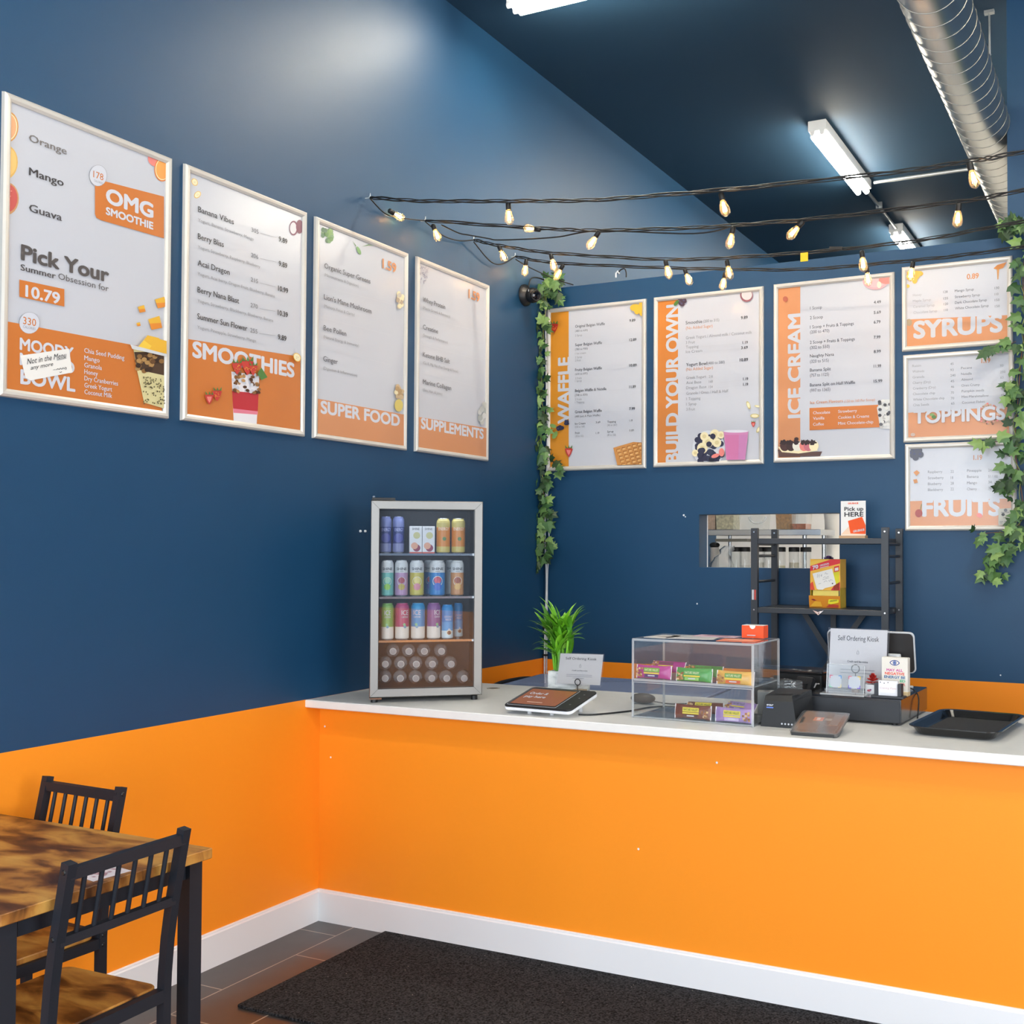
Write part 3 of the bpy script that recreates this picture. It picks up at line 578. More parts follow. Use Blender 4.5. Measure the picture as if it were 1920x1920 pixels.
p.poly([(140, 432), (145, 650), (850, 610), (850, 401)], PORB); p.T('SYRUPS', 190, 558, 798, 112, SHEET, .042, 4)
p.disc(185, 130, 50, 40, YEL); p.disc(230, 120, 28, 18, YEL); p.disc(200, 165, 18, 24, YEL); p.disc(152, 205, 14, 12, YEL); p.poly([(735, 85), (760, 62), (825, 42), (800, 82), (765, 95)], P_('#c47a35')); p.poly([(758, 90), (762, 160), (768, 160), (774, 92)], P_('#c98a4a')); p.disc(162, 452, 20, 24, P_('#a08a6c')); p.done()
p = Poster('B', 2.106, 2.646, 2.139, 2.588, 'landscape framed menu poster headed TOPPINGS, middle of the stack of three', BG).view(1660, 480, .276)
p.T('1.19', 652, 727, 713, 32, PORB, .03, 4)
rows((('Raisin', 183, 755, 242), ('Walnuts', 184, 793, 264), ('Granola', 185, 832, 265), ('Cherry (Dry)', 186, 870, 307), ('Cranberry (Dry)', 187, 908, 342), ('Chocolate chip', 187, 946, 338), ('White Chocolate chip', 188, 984, 402), ('Chia Seeds', 189, 1021, 297),
      ('45', 442, 741, 464), ('93', 442, 783, 464), ('240', 442, 820, 478), ('45', 443, 859, 468), ('46', 445, 897, 468), ('70', 445, 937, 466), ('70', 446, 975, 468), ('65', 447, 1010, 470),
      ('Pecans', 515, 770, 588), ('Nutella', 515, 810, 587), ('Almond', 517, 848, 594), ('Oreo Crump', 518, 888, 641), ('Pumpkin seeds', 519, 927, 671), ('Mini Marshmallow', 519, 965, 703), ('Coconut Flakes', 521, 1004, 677),
      ('93', 780, 753, 802), ('230', 780, 797, 816), ('63', 782, 834, 803), ('267', 783, 874, 816), ('90', 783, 913, 808), ('45', 785, 953, 808), ('35', 786, 991, 808)), 16, GR)
p.poly([(150, 1066), (155, 1240), (880, 1205), (880, 1021)], PORB)
for k in range(60):
    a = random.uniform(0, 6.28); q = random.uniform(50, 72); p.disc(708+q*math.cos(a), 1075+q*math.sin(a), 8, 7, random.choice([BRN, P_('#b58a6a'), RED2, P_('#caa58a')]), n=7)
p.T('TOPPINGS', 192, 1138, 817, 88, SHEET, .038, 4)
for x_, y_, m_ in ((300, 1090, P_('#c07a4a')), (320, 1082, GRN2), (312, 1100, P_('#d08a5a')), (332, 1095, GRN), (190, 1215, P_('#c9b0a0'))): p.disc(x_, y_, 16, 12, m_, n=10)
p.done()
p = Poster('B', 2.114, 2.654, 1.689, 2.132, 'landscape framed menu poster headed FRUITS, bottom of the stack of three', BG).view(1660, 480, .276)
p.T('1.19', 598, 1385, 658, 32, PORB, .03, 4)
rows((('Raspberry', 289, 1476, 387), ('22', 443, 1473, 465), ('Strawberry', 289, 1517, 396), ('18', 443, 1515, 461), ('Blueberry', 289, 1557, 382), ('28', 443, 1553, 465), ('Blackberry', 289, 1597, 392), ('22', 443, 1592, 465), ('Pineapple', 555, 1467, 653), ('24', 699, 1464, 722), ('Banana', 555, 1508, 634), ('51 / 102', 699, 1507, 764), ('Mango', 555, 1550, 623), ('34', 699, 1545, 723), ('Cherry', 555, 1592, 622), ('78', 700, 1587, 721)), 18, GR)
p.poly([(160, 1666), (165, 1850), (900, 1840), (900, 1646)], PORB); p.T('FRUITS', 250, 1765, 783, 112, SHEET, .042, 4)
berries(p, 205, 1345, 22, 10, 38, P_('#565763')); p.poly([(192, 1470), (215, 1455), (235, 1472), (212, 1495)], P_('#cf8f58')); p.poly([(190, 1520), (215, 1515), (222, 1540), (198, 1546)], P_('#c98a50')); p.disc(228, 1748, 25, 27, P_('#a8483f')); p.poly([(236, 1725), (246, 1685), (250, 1685), (240, 1725)], GRN); p.disc(640, 1762, 20, 15, RED2, 20); p.done()
# notices and notes stuck on the posters
def q4(mb, pts, m, n, t=.0006): mb.slab(pts, n, t, m)
def wy(x, y, d): return Y(1660+x*.276, 480+y*.276, YB-d)
mb = MB(); d = .019; q4(mb, [wy(768, 1828, d), wy(858, 1825, d), wy(855, 1712, d), wy(768, 1718, d)], P_('#cfcdc2', .5), (0, -1, 0))
for y_, x0, x1 in ((1780, 800, 830), (1805, 775, 800), (1805, 808, 830), (1815, 775, 795), (1815, 808, 828), (1742, 785, 842)): q4(mb, [wy(x0, y_, d+.001), wy(x1, y_, d+.001), wy(x1, y_-3, d+.001), wy(x0, y_-3, d+.001)], GR2, (0, -1, 0), .0002)
c = wy(817, 1727, d+.001); mb.lathe([(.008, 0), (.008, .0004)], c, GR2, 14, rx(math.pi/2)); c = wy(800, 1756, d+.001); mb.lathe([(.008, 0), (.008, .0004)], c, DK, 14, rx(math.pi/2))
tag(mb.build('paper_notice'), 'small grey paper notice on lower right corner of the FRUITS poster', 'notice')
mb = MB(); d = .010
def wx(x, y, d=.0115): return X(x/6, 560+y/6, d)
NOTE = P_('#e9e6e0', .6); q4(mb, [wx(228, 640), wx(285, 890), wx(345, 920), wx(815, 830), wx(775, 562)], NOTE, (.001, 0, 0), .0003*1000)
INK = P_('#2b2b30')
def scr(pts, r=.0008): mb.tube([wx(x, y, .0128) for x, y in pts], r, INK, 4)
a, b = wx(305, 740, .0128), wx(745, 662, .0128); du = (b-a).normalized(); dv = Vector((0, 0, 1))
planetext(mb, 'Not in the Menu', a, du, dv, (b-a).length, .018, INK, shear=.15); a, b = wx(345, 800, .0128), wx(595, 745, .0128); planetext(mb, 'any more', a, du, dv, (b-a).length, .013, INK, shear=.15)
scr([(640, 690), (745, 668)]); scr([(600, 800), (625, 797)]); scr([(635, 800), (650, 785), (665, 798), (680, 780), (695, 795), (710, 775), (725, 790), (735, 770), (748, 775), (740, 800)]); scr([(672, 822), (676, 832), (688, 830), (692, 818)])
tag(mb.build('handwritten_note'), 'handwritten paper note stuck over the MOODY BOWL lettering', 'note')

# ================================================================== string lights
CABLE = mat('#121110', .5, name='black_cable'); FIL = mat('#ffc678', .4, emit=BULB_E, name='bulb_filament'); BGL = glass('#fff8ee', 1.5, .02, 1.4, .07, 'bulb_glass')
def bulb(t, top, tip):
    top, tip = Vector(top), Vector(tip); d = (tip-top).normalized(); R = d.to_track_quat('Z', 'Y').to_matrix()
    mb = MB(); mb.lathe([(.009, .024), (.0135, .036), (.0195, .058), (.0205, .07), (.017, .082), (.008, .09), (.003, .094)], top, BGL, 16, R, caps=False)
    g = mb.build('light_bulb', t)
    mb = MB(); mb.lathe([(.008, -.004), (.0115, 0), (.0115, .026), (.009, .028)], top, CABLE, 12, R); mb.build('bulb_socket', g)
    mb = MB()
    for k in range(4):
        a = k*math.pi/2; mb.tube([top+R @ Vector((.003*math.cos(a), .003*math.sin(a), .034)), top+R @ Vector((.0075*math.cos(a), .0075*math.sin(a), .072))], .0014, FIL, 5)
    mb.build('filament', g)
HOOK = mat('#dfe3e6', .3, metal=.6)
def hook(t, p):
    p = Vector(p); mb = MB(); mb.tube([p+Vector((-.004, 0, .0)), p+Vector((.02, 0, 0)), p+Vector((.028, 0, .008)), p+Vector((.028, 0, .02))], .0025, HOOK, 6); mb.build('wall_hook', t)
def strand(y, pts, bulbs, label, extra=()):
    z0 = pts[0][1]; t = thing('string_light', label, 'string lights', (0, y, z0), 0, 'black festoon string lights across the room')
    P = [Vector((x, y, z)) for x, z in pts]; last = P[-1]
    P += [Vector((3.6, y, last.z+.04)), Vector((4.5, y, last.z+.13)), Vector((XR, y, last.z+.26))]
    P[0].x = .028
    S = smoothpath(P, 10); mb = MB()
    for k, r in ((0, .0034), (1, .0028), (2, .0022)):
        q = []
        for i, p in enumerate(S):
            a = i*.55+k*2.1; e = .0062 if 0 < i < len(S)-1 else .002; q.append(p+Vector((0, math.cos(a)*e, math.sin(a)*e*1.1)))
        mb.tube(q, r, CABLE, 6)
    mb.build('cable', t)
    for e in extra: mb = MB(); mb.tube(smoothpath(e, 6), .0032, CABLE, 6); mb.build('cable', t)
    for (sx, sy, tx, ty) in bulbs:
        a = Y(sx, sy, y); b = Y(tx, ty, y); a.z -= .004; bulb(t, a, b)
    hook(t, (0, y, z0)); return t
h = [(0, 3.974, 3.194), (0, 4.397, 3.205), (0, 4.825, 3.221), (0, 5.243, 3.235)]
t1 = strand(3.974, [(0, 3.194), (.341, 3.136), (.765, 3.079), (1.143, 3.032), (1.618, 2.998), (2.333, 2.966), (2.672, 2.965), (2.851, 2.971)], [(953, 380, 955, 415), (1352, 362, 1360, 398), (1818, 305, 1828, 343)], 'topmost black string light cable with three lit bulbs crossing before the duct',
    (([(.028, 3.974, 3.19), (.02, 4.10, 3.155), (.02, 4.25, 3.175), (.028, 4.397, 3.205)]),))
a = X(730, 395, .03); b = X(757, 411, .05); bulb(t1, a, b)
t2 = strand(4.397, [(0, 3.205), (.676, 3.087), (.986, 3.039), (1.447, 2.994), (1.938, 2.966), (2.569, 2.958), (2.81, 2.969)], [(812, 421, 822, 448), (1012, 429, 990, 428), (1123, 433, 1107, 459), (1375, 425, 1368, 459), (1505, 414, 1487, 436), (1798, 381, 1795, 416)], 'second string light cable from the top with two bulbs tilted sideways',
    (([(.028, 4.397, 3.2), (.02, 4.55, 3.175), (.02, 4.70, 3.185), (.028, 4.825, 3.221)]), [Y(*q, 4.40) for q in ((828, 422), (860, 437), (880, 441), (915, 447), (940, 450), (1040, 445), (1123, 433), (1300, 438), (1375, 424))]))
t3 = strand(4.825, [(0, 3.221), (.185, 3.173), (.494, 3.099), (1.13, 2.995), (1.665, 2.955), (2.259, 2.942), (2.755, 2.97)], [(936, 461, 948, 490), (1033, 476, 1040, 506), (1248, 488, 1255, 520), (1363, 488, 1368, 516), (1616, 470, 1619, 503)], 'third string light cable from the top carrying a small yellow tag',
    (([(.028, 4.825, 3.21), (.02, 5.0, 3.15), (.02, 5.12, 3.165), (.028, 5.243, 3.235)]),))
mb = MB(); q = Y(1508, 482, 4.815); mb.box(q, (.035, .004, .04), P_('#e8c416', .5)); mb.build('yellow_tag', t3); mb = MB(); q = Y(1568, 466, 4.825); mb.box(q, (.06, .018, .014), CABLE, ry(.12)); mb.build('plug_joint', t3)
t4 = strand(5.243, [(0, 3.235), (.335, 3.162), (1.058, 3.058), (1.677, 2.986), (2.231, 2.969), (2.73, 2.975)], [(987, 487, 983, 518), (1056, 496, 1043, 519), (1284, 504, 1293, 529), (1360, 510, 1355, 538), (1625, 500, 1628, 529), (1712, 490, 1707, 521)], 'lowest string light cable with six bulbs, directly over the back posters',
    ([Vector((.03, 5.243, 3.22)), Y(990, 500, 5.3), Y(1040, 523, 5.5), Y(1075, 534, 5.6)],))

# ------------------------------------------------------------------ security camera, wall bits
t = thing('security_camera', 'black dome security camera on left wall beside the ivy top', 'security camera', (0, 5.39, 3.05))
mb = MB(); mb.lathe([(.062, 0), (.062, .014), (.05, .024), (.04, .04)], (0, 5.39, 3.05), BLK, 28, ry(math.pi/2)); mb.build('mount_base', t)
mb = MB(); mb.sphere((.062, 5.38, 3.042), .044, BLK, 20, 14); mb.build('camera_ball', t)
R = Vector((.8, -.55, -.22)).to_track_quat('Z', 'Y').to_matrix()
mb = MB(); mb.lathe([(.03, .02), (.031, .05), (.026, .052), (.024, .046)], (.062, 5.38, 3.042), BLK, 20, R); mb.lathe([(.022, .0475), (.012, .05), (.004, .051)], (.062, 5.38, 3.042), mat('#0a0d14', .05), 16, R); mb.build('lens', t)
mb = MB(); mb.box((.063, 5.333, 3.06), (.004, .001, .012), mat('#c9c9c9', .4), rz(.3)); mb.build('logo_strip', t)
mb = MB(); mb.tube(smoothpath([(.01, 5.42, 3.10), (.012, 5.45, 3.16), (.03, 5.52, 3.175), (.07, 5.58, 3.15)]), .004, CABLE, 6); mb.build('camera_cable', t)
mb = MB(); p0 = Y(1152, 522, YB-.0); mb.tube([p0+Vector((0, .02, .01)), p0+Vector((0, .02, .035)), p0+Vector((.01, .02, .045)), p0+Vector((.022, .02, .03))], .005, P_('#dfe2e6', .4), 6)
mb.tube(smoothpath([p0+Vector((.012, .02, .03)), p0+Vector((.03, .02, .05)), p0+Vector((.055, .02, .055)), p0+Vector((.066, .02, .03)), p0+Vector((.066, .02, .004))]), .004, CABLE, 6)
tag(mb.build('cable_hook'), 'small white hook and black wire loop on top of the partition', 'hook')
for x, y, lb in ((675, 996, 'white wall plug left of the fridge, farther from it'), (684, 996, 'white wall plug left of the fridge, closest to it')):
    p0 = X(x, y, 0); mb = MB(); mb.lathe([(.006, 0), (.0055, .006), (.002, .009)], p0, WHITE, 10, ry(math.pi/2)); tag(mb.build('wall_plug'), lb, 'wall plug')
mb = MB(); mb.tube(smoothpath([Y(1022, 520, 5.60)-Vector((0, 0, 0)), Vector((.022, 5.612, 2.6)), Vector((.03, 5.615, 2.2)), Vector((.018, 5.612, 1.7)), Vector((.028, 5.615, 1.4)), Vector((.02, 5.612, 1.0)), Vector((.02, 5.612, .5)), Vector((.02, 5.612, .05))], 8), .0055, P_('#d6d8da', .4), 8)
mb.tube(smoothpath([Vector((.03, 5.615, 2.0)), Vector((.035, 5.617, 1.75)), Vector((.046, 5.617, 1.62)), Vector((.034, 5.617, 1.45)), Vector((.032, 5.617, 1.2)), Vector((.03, 5.617, .6)), Vector((.03, 5.617, .05))], 8), .004, P_('#c9cbcd', .4), 8)
for z in (1.13, .97, .8): mb.box((.025, 5.61, z), (.03, .016, .01), CABLE)
tag(mb.build('corner_cable'), 'white electrical cable running down the corner below the ivy', 'cable')

# ------------------------------------------------------------------ ivy
LEAFS = [P_('#35562f', .5), P_('#456b39', .5), P_('#2a4426', .5), P_('#5b7f45', .5), P_('#7d9c58', .5)]
IVY = [(0, 0), (.22, -.06), (.5, .1), (.34, .3), (.58, .62), (.25, .58), (0, 1.05), (-.25, .58), (-.58, .62), (-.34, .3), (-.5, .1), (-.22, -.06)]
def leaf(mb, c, dirv, nrm, s, m):
    d = Vector(dirv).normalized(); n = Vector(nrm); n = (n-d*n.dot(d)).normalized(); a = d.cross(n); c = Vector(c)
    vs = [c+d*(y*s)+a*(x*s)+n*(-abs(x)*s*.28-.12*s*y*y) for x, y in IVY]+[c+d*(.35*s)]
    mb.add(vs, [(i, (i+1) % 12, 12) for i in range(12)], m)
def ivy(name, label, path, depth, n, size, spread, sprigs, away):
    S = smoothpath([p for p in path], 8); t = thing(name, label, 'ivy garland', S[-1])
    mb = MB(); mb.tube(S, .003, P_('#6b4b35', .6), 5); off = [p+Vector((.012*math.sin(i*.7), -.006, 0)) for i, p in enumerate(S)]; mb.tube(off, .0025, P_('#7d8a4c', .6), 5)
    for sp in sprigs: mb.tube(smoothpath(sp, 5), .0018, P_('#6b4b35', .6), 5)
    mb.build('stem', t); mb = MB()
    def one(p, k=1.0):
        ang = random.uniform(0, 2*math.pi); dv = Vector((math.cos(ang), random.uniform(-.5, .05), math.sin(ang)*.8-.45)); nv = away+Vector((random.uniform(-.7, .7), random.uniform(-.35, .1), random.uniform(-.1, .9)))
        leaf(mb, p+Vector((random.uniform(-1, 1)*spread*k, -random.uniform(.0, depth), random.uniform(-.02, .02))), dv, nv, size*random.uniform(.65, 1.2), random.choice(LEAFS))
    for i in range(n): one(S[min(int(i/n*len(S)), len(S)-1)])
    for sp in sprigs:
        q = smoothpath(sp, 3)
        for p in q[1:]: one(p, .3)
        one(q[-1], .2)
    mb.v = [(max(x, .005), min(y, YB-.004), z) for x, y, z in mb.v]
    mb.build('leaves', t); return t
yv = 5.585
ivy('ivy_garland', 'ivy garland hanging in the corner left of the WAFFLE poster', [Y(x, y, yv) for x, y in ((1052, 528), (1035, 530), (1024, 548), (1022, 600), (1014, 660), (1014, 720), (1018, 780), (1014, 840), (1018, 900), (1020, 950), (1018, 1000), (1014, 1040))], .05, 190, .058, .046,
    [[Y(x, y, yv) for x, y in q] for q in (((1030, 530), (1048, 548), (1052, 560)), ((1018, 850), (1040, 870), (1050, 882)), ((1016, 1010), (1030, 1022), (1042, 1026)), ((1014, 1030), (1008, 1055), (1003, 1072)))], Vector((.35, -1, .1)))
yv = 5.575
ivy('ivy_garland', 'ivy garland hanging right of the SYRUPS, TOPPINGS and FRUITS posters', [Y(x, y, yv) for x, y in ((1890, 430), (1908, 415), (1925, 440), (1918, 520), (1922, 600), (1914, 680), (1908, 760), (1903, 830), (1908, 880), (1918, 950), (1905, 1000), (1885, 1030), (1868, 1062), (1860, 1085))], .06, 150, .06, .055,
    [[Y(x, y, yv) for x, y in q] for q in (((1905, 640), (1880, 650), (1850, 656)), ((1900, 830), (1870, 828), (1840, 832)), ((1895, 1000), (1870, 998), (1832, 1002)), ((1905, 720), (1892, 730), (1885, 745)), ((1900, 900), (1885, 905), (1878, 915)), ((1905, 420), (1890, 430), (1882, 436)))], Vector((-.2, -1, .15)))

# ================================================================== table and chairs
tt = thing('dining_table', 'rustic wood topped table with black legs against left wall', 'table', (.475, 1.895, 0))
mb = MB(); mb.rbox((.481, 1.888, .772), (.95, .604, .027), .006, .002, WOOD); mb.build('tabletop', tt)
mb = MB()
for y in (1.625, 2.15): mb.box((.481, y, .735), (.82, .022, .046), BLKM)
for x in (.075, .909): mb.box((x, 1.895, .735), (.022, .48, .046), BLKM)
mb.build('apron', tt)
for x in (.07, .914):
    for y in (1.622, 2.152):
        mb = MB(); mb.box((x, y, .379), (.042, .042, .758), BLKM, bev=.002); mb.build('leg', tt)
for y, z in ((1.601, .735), (2.173, .735)):
    mb = MB(); mb.lathe([(.007, 0), (.005, .003)], (.914, y, z), BLK, 10, rx(math.pi/2 if y < 1.8 else -math.pi/2)); mb.build('bolt', tt)
def chair(loc, rot, label):
    t = thing('dining_chair', label, 'chair', loc, rot, 'black metal chairs with wooden seats')   # local: faces -X, back at +X
    W2, SH, BH = .168, .47, .875; q = .024
    def post(s):
        pts = [(.187, 0), (.187, .2), (.187, .45), (.189, .50), (.197, .59), (.212, .69), (.236, .81), (.249, BH)]
        return [Vector((x, s*W2, z)) for x, z in pts]
    for s in (-1, 1):
        P = post(s); mb = MB(); rings = []
        for i, p in enumerate(P):
            d = (P[min(i+1, 7)]-P[max(i-1, 0)]).normalized(); nx = Vector((d.z, 0, -d.x))
            rings.append([p+nx*q/2+Vector((0, q/2, 0)), p-nx*q/2+Vector((0, q/2, 0)), p-nx*q/2-Vector((0, q/2, 0)), p+nx*q/2-Vector((0, q/2, 0))])
        mb.loft(rings, BLKM); mb.build('back_post', t, world=False)
        mb = MB(); mb.box((-.15, s*W2, .222), (q, q, .444), BLKM, bev=.002); mb.build('front_leg', t, world=False)
        mb = MB(); mb.bar((-.15, s*W2, .2), (.187, s*W2, .2), .02, .02, BLKM); mb.build('stretcher', t, world=False)
        for x, z in ((.187, .43), (.187, .458), (.212, .70), (.246, .855)):
            mb = MB(); mb.lathe([(.0065, 0), (.0045, .003)], (x, s*(W2+q/2), z), BLK, 10, rx(-s*math.pi/2)); mb.build('bolt', t, world=False)
    mb = MB()
    for s in (-1, 1): mb.box((.018, s*(W2-.001), .435), (.32, .022, .03), BLKM)
    mb.box((-.15, 0, .435), (.022, W2*2, .03), BLKM); mb.box((.187, 0, .448), (.024, W2*2, .032), BLKM); mb.build('seat_frame', t, world=False)
    mb = MB(); mb.rbox((.005, 0, .459), (.335, .335, .018), .03, .003, WOOD, seg=6); mb.build('seat', t, world=False)
    mb = MB(); mb.bar((.243, -W2, .848), (.243, W2, .848), .022, .027, BLKM); mb.build('top_rail', t, world=False)
    mb = MB(); mb.bar((.213, -W2, .69), (.213, W2, .69), .022, .021, BLKM); mb.build('lower_rail', t, world=False)
    for k in range(6):
        yk = -W2+2*W2*(k+1)/7; mb = MB(); mb.tube([(.214, yk, .694), (.242, yk, .84)], .0058, BLKM, 8); mb.build('spindle', t, world=False)
    return t
c1 = chair((.760, 1.872, 0), .03, 'nearest black metal chair with wooden seat, pushed in at the table end')
c2 = dup(c1, (.275, 2.075, 0), math.pi/2-.03, 'black metal chair behind the table, only its back showing above the tabletop')
CARD = P_('#e6dde2', .4); mb = MB(); pts = [Z(x, y, .7862) for x, y in ((137, 1640), (175, 1653), (246, 1633), (205, 1622))]; mb.slab(pts, (0, 0, 1), .001, CARD)
for k in range(26):
    a, b = random.random()*.7+.12, random.random()*.7+.12; o = pts[0]+(pts[1]-pts[0])*a+(pts[3]-pts[0])*b+Vector((0, 0, .0011+.00003*k)); mb.add([o, o+Vector((.009, .002, 0)), o+Vector((.008, .009, 0)), o+Vector((0, .008, 0))], [(0, 1, 2, 3)], P_('#b98d98', .5))
tag(mb.build('table_card'), 'white printed card lying on the rustic wooden table', 'card')

# ================================================================== drinks fridge
A = Vector((.311, 3.643, 0)); U = Vector((.778, .629, 0)).normalized(); N = Vector((U.y, -U.x, 0)); W, Z0, Z1 = .465, .972, 1.791
RF = Matrix((U, -N, Vector((0, 0, 1)))).transposed()        # local x = along the front, y = depth
def FP(u, d, z): return A+U*u-N*d+Vector((0, 0, z))
ft = thing('drinks_fridge', 'stainless steel glass door drinks fridge on left end of the counter', 'fridge', FP(W/2, .2, ZT))
def fbox(mb, u0, u1, d0, d1, z0, z1, m, bev=0): mb.rbox(FP((u0+u1)/2, (d0+d1)/2, (z0+z1)/2), (u1-u0, d1-d0, z1-z0), 0, bev, m, RF)
INT = mat('#121a26', .4, name='fridge_interior')
mb = MB(); fbox(mb, .008, .02, .042, .40, Z0, Z1-.004, BLK); fbox(mb, W-.02, W-.004, .042, .40, Z0, Z1-.004, BLK); fbox(mb, .02, W-.02, .385, .40, Z0, Z1-.004, INT)
fbox(mb, .02, W-.02, .042, .385, Z0, Z0+.03, INT); fbox(mb, .02, W-.02, .042, .385, Z1-.03, Z1-.004, BLK); mb.build('cabinet', ft)
mb = MB(); fw = .036; cs = lambda i, d: [FP(i, d, Z0+i), FP(W-i, d, Z0+i), FP(W-i, d, Z1-i), FP(i, d, Z1-i)]
prof = [(0, .036), (0, .003), (.003, 0), (fw-.002, 0), (fw, .002), (fw, .04)]
for k in range(4): mb.loft([[cs(i, d)[e] for i, d in prof] for e in (k, (k+1) % 4)], STEEL, closed=False)
for (ua, za), (ub, zb) in (((0, Z0), (fw, Z0+fw)), ((W, Z0), (W-fw, Z0+fw)), ((W, Z1), (W-fw, Z1-fw)), ((0, Z1), (fw, Z1-fw))): mb.tube([FP(ua, -.0001, za), FP(ub, -.0001, zb)], .0005, BLK, 4)
door = mb.build('door', ft)
mb = MB(); fbox(mb, fw-.002, W-fw+.002, .006, .010, Z0+fw-.002, Z1-fw+.002, glass('#f5f7f9', 1.5, 0, 1.3, .015, 'fridge_glass')); mb.build('door_glass', door)
mb = MB(); fbox(mb, .004, .10, .01, .08, Z1, Z1+.012, BLK, .002); mb.rbox(FP(.012, .02, Z1+.012), (.01, .01, .014), 0, 0, CHROME, RF); mb.build('hinge', ft)
mb = MB(); fbox(mb, .0, .05, .0, .03, Z0-.008, Z0-.001, CHROME); mb.lathe([(.014, 0), (.014, .017)], FP(.02, .03, ZT), BLK, 14); mb.build('foot', ft)
for u, d in ((W-.03, .03), (.03, .36), (W-.03, .36)): mb = MB(); mb.lathe([(.014, 0), (.014, .017)], FP(u, d, ZT), BLK, 14); mb.build('foot', ft)
GN = Vector(N)
def fz(cy, d=.03): return onp(660+600*.2188, 920+cy*.2188, FP(0, d, 0), GN).z
def fu(cx, cy, d): return (onp(660+cx*.2188, 920+cy*.2188, FP(0, d, 0), GN)-A).dot(U)
SZ = [fz(538), fz(908), fz(1281)]
for z in SZ:
    mb = MB(); fbox(mb, .021, W-.021, .05, .37, z-.005, z-.001, glass('#f4f8fb', 1.4, 0, 1, .08, 'shelf_glass')); fbox(mb, .021, W-.021, .044, .05, z-.009, z, CHROME); mb.build('shelf', ft)
mb = MB(); fbox(mb, .06, W-.06, .044, .056, Z1-.0345, Z1-.0305, mat('#e9f2ff', .3, emit=19, name='fridge_lamp')); mb.build('interior_lamp', ft)
LIDM = mat('#c9ccd0', .25, metal=1)
def can(cx, top, bot, wpx, zs, d, bands, label, texts=(), discs=(), grp='drink cans on the fridge shelves'):
    u0 = fu(cx-wpx/2, bot, d); u1 = fu(cx+wpx/2, bot, d); r = (u1-u0)/2*.97; c = FP((u0+u1)/2, d+r, zs); hgt = fz(top, d)-fz(bot, d)
    t = thing('drink_can', label, 'can', c, 0, grp)
    mb = MB(); k0 = 0
    prof = [(0, r*.86), (.03, r*.9), (.055, r), (.88, r), (.94, r*.93), (.975, r*.8), (1, r*.8)]
    zz = sorted(set([p[0] for p in prof]+[b[0] for b in bands]+[.055]))
    def rad(f):
        for (a, ra), (b, rb) in zip(prof, prof[1:]):
            if a <= f <= b: return ra+(rb-ra)*(f-a)/(b-a)
        return r
    for a, b in zip(zz, zz[1:]):
        m = [bm for lo, bm in bands if lo <= a+1e-6][-1] if a >= .03 else LIDM
        mb.lathe([(rad(a), a*hgt), (rad(b), b*hgt)], c, m, 28, caps=False)
    mb.build('can_body', t)
    mb = MB(); mb.lathe([(r*.8, hgt), (r*.78, hgt+.002), (r*.74, hgt-.003)], c, LIDM, 24); mb.build('lid', t)
    a0 = math.atan2(N.y, N.x); cyl = lambda q: (lambda u, v: c+Vector((math.cos(a0+u/r)*(r+q), math.sin(a0+u/r)*(r+q), v)))
    mb = MB()
    for (x, f, rr, m) in discs:
        fn = cyl(.0004+.0001*len(mb.mats)); mb.loft([[fn(x*r+rr*r*q*math.cos(k*.2618), f*hgt+rr*r*q*math.sin(k*.2618)) for k in range(24)] for q in (1, .75, .5, .25, .02)], m, cap0=False)
    for (s, x, f, wd, cap, m) in texts:
        fn = cyl(.0011); put_text(mb, s, lambda u, v: fn(u+x*r, v+f*hgt), wd*2*r, cap*hgt, m, .012, 'c')
    if mb.v: mb.build('label_print', t)
LV, LVD = P_('#676f9c', .35), P_('#2c3870', .35)
for cx, n in ((288, 'leftmost'), (398, 'second')): can(cx, 215, 528, 105, SZ[0], .09, [(0, P_('#7d83ad', .35)), (.27, LVD), (.72, LV)], 'violet tall can, %s on the top fridge shelf' % n, (('ENERGY', .1, .6, .8, .09, P_('#aab0e0')),), ((0, .42, .8, P_('#4a4f96')),))
for cx, n in ((785, 'left'), (915, 'right')): can(cx, 222, 523, 122, SZ[0], .05, [(0, P_('#c9b764', .35)), (.2, P_('#cf8230', .35)), (.75, P_('#bfae62', .35))], 'orange and yellow tall can, %s one of two on the top fridge shelf' % n, (('ENERGY', 0, .66, .8, .09, P_('#f3ead0')),), ((.1, .42, .28, GRN),))
SIL = P_('#d3d7d8', .3)
def shine(cx, w_, m1, d1, d2, lb, dp=.05, top=585): can(cx, top, 893, w_, SZ[1], dp, [(0, m1), (.66, SIL)], lb, (('SHINE', 0, .73, .8, .075, DK), ('water', 0, .68, .3, .03, DK)), ((0, .42, .68, P_('#e6e3da')), (0, .42, .6, m1), (0, .45, .48, d1), (0, .27, .5, d2)))
shine(302, 114, P_('#6fb9ae', .35), P_('#9fd0b0'), P_('#8ec63f'), 'teal and green striped can, leftmost on the middle fridge shelf')
shine(424, 116, P_('#b48fb4', .35), P_('#9c3346'), P_('#b9a13c'), 'mauve can with red and olive circles on the middle fridge shelf')
shine(557, 126, P_('#c9bc52', .35), P_('#ded07a'), P_('#d68a96'), 'yellow can with pink circle on the middle fridge shelf')
shine(733, 138, P_('#2a7fc4', .35), P_('#c94a5e'), P_('#2f5fc0'), 'bright blue can on the middle fridge shelf')
shine(905, 118, P_('#c98f5a', .35), P_('#9a4a2a'), P_('#e0b060'), 'brown orange can, rightmost on the middle fridge shelf')
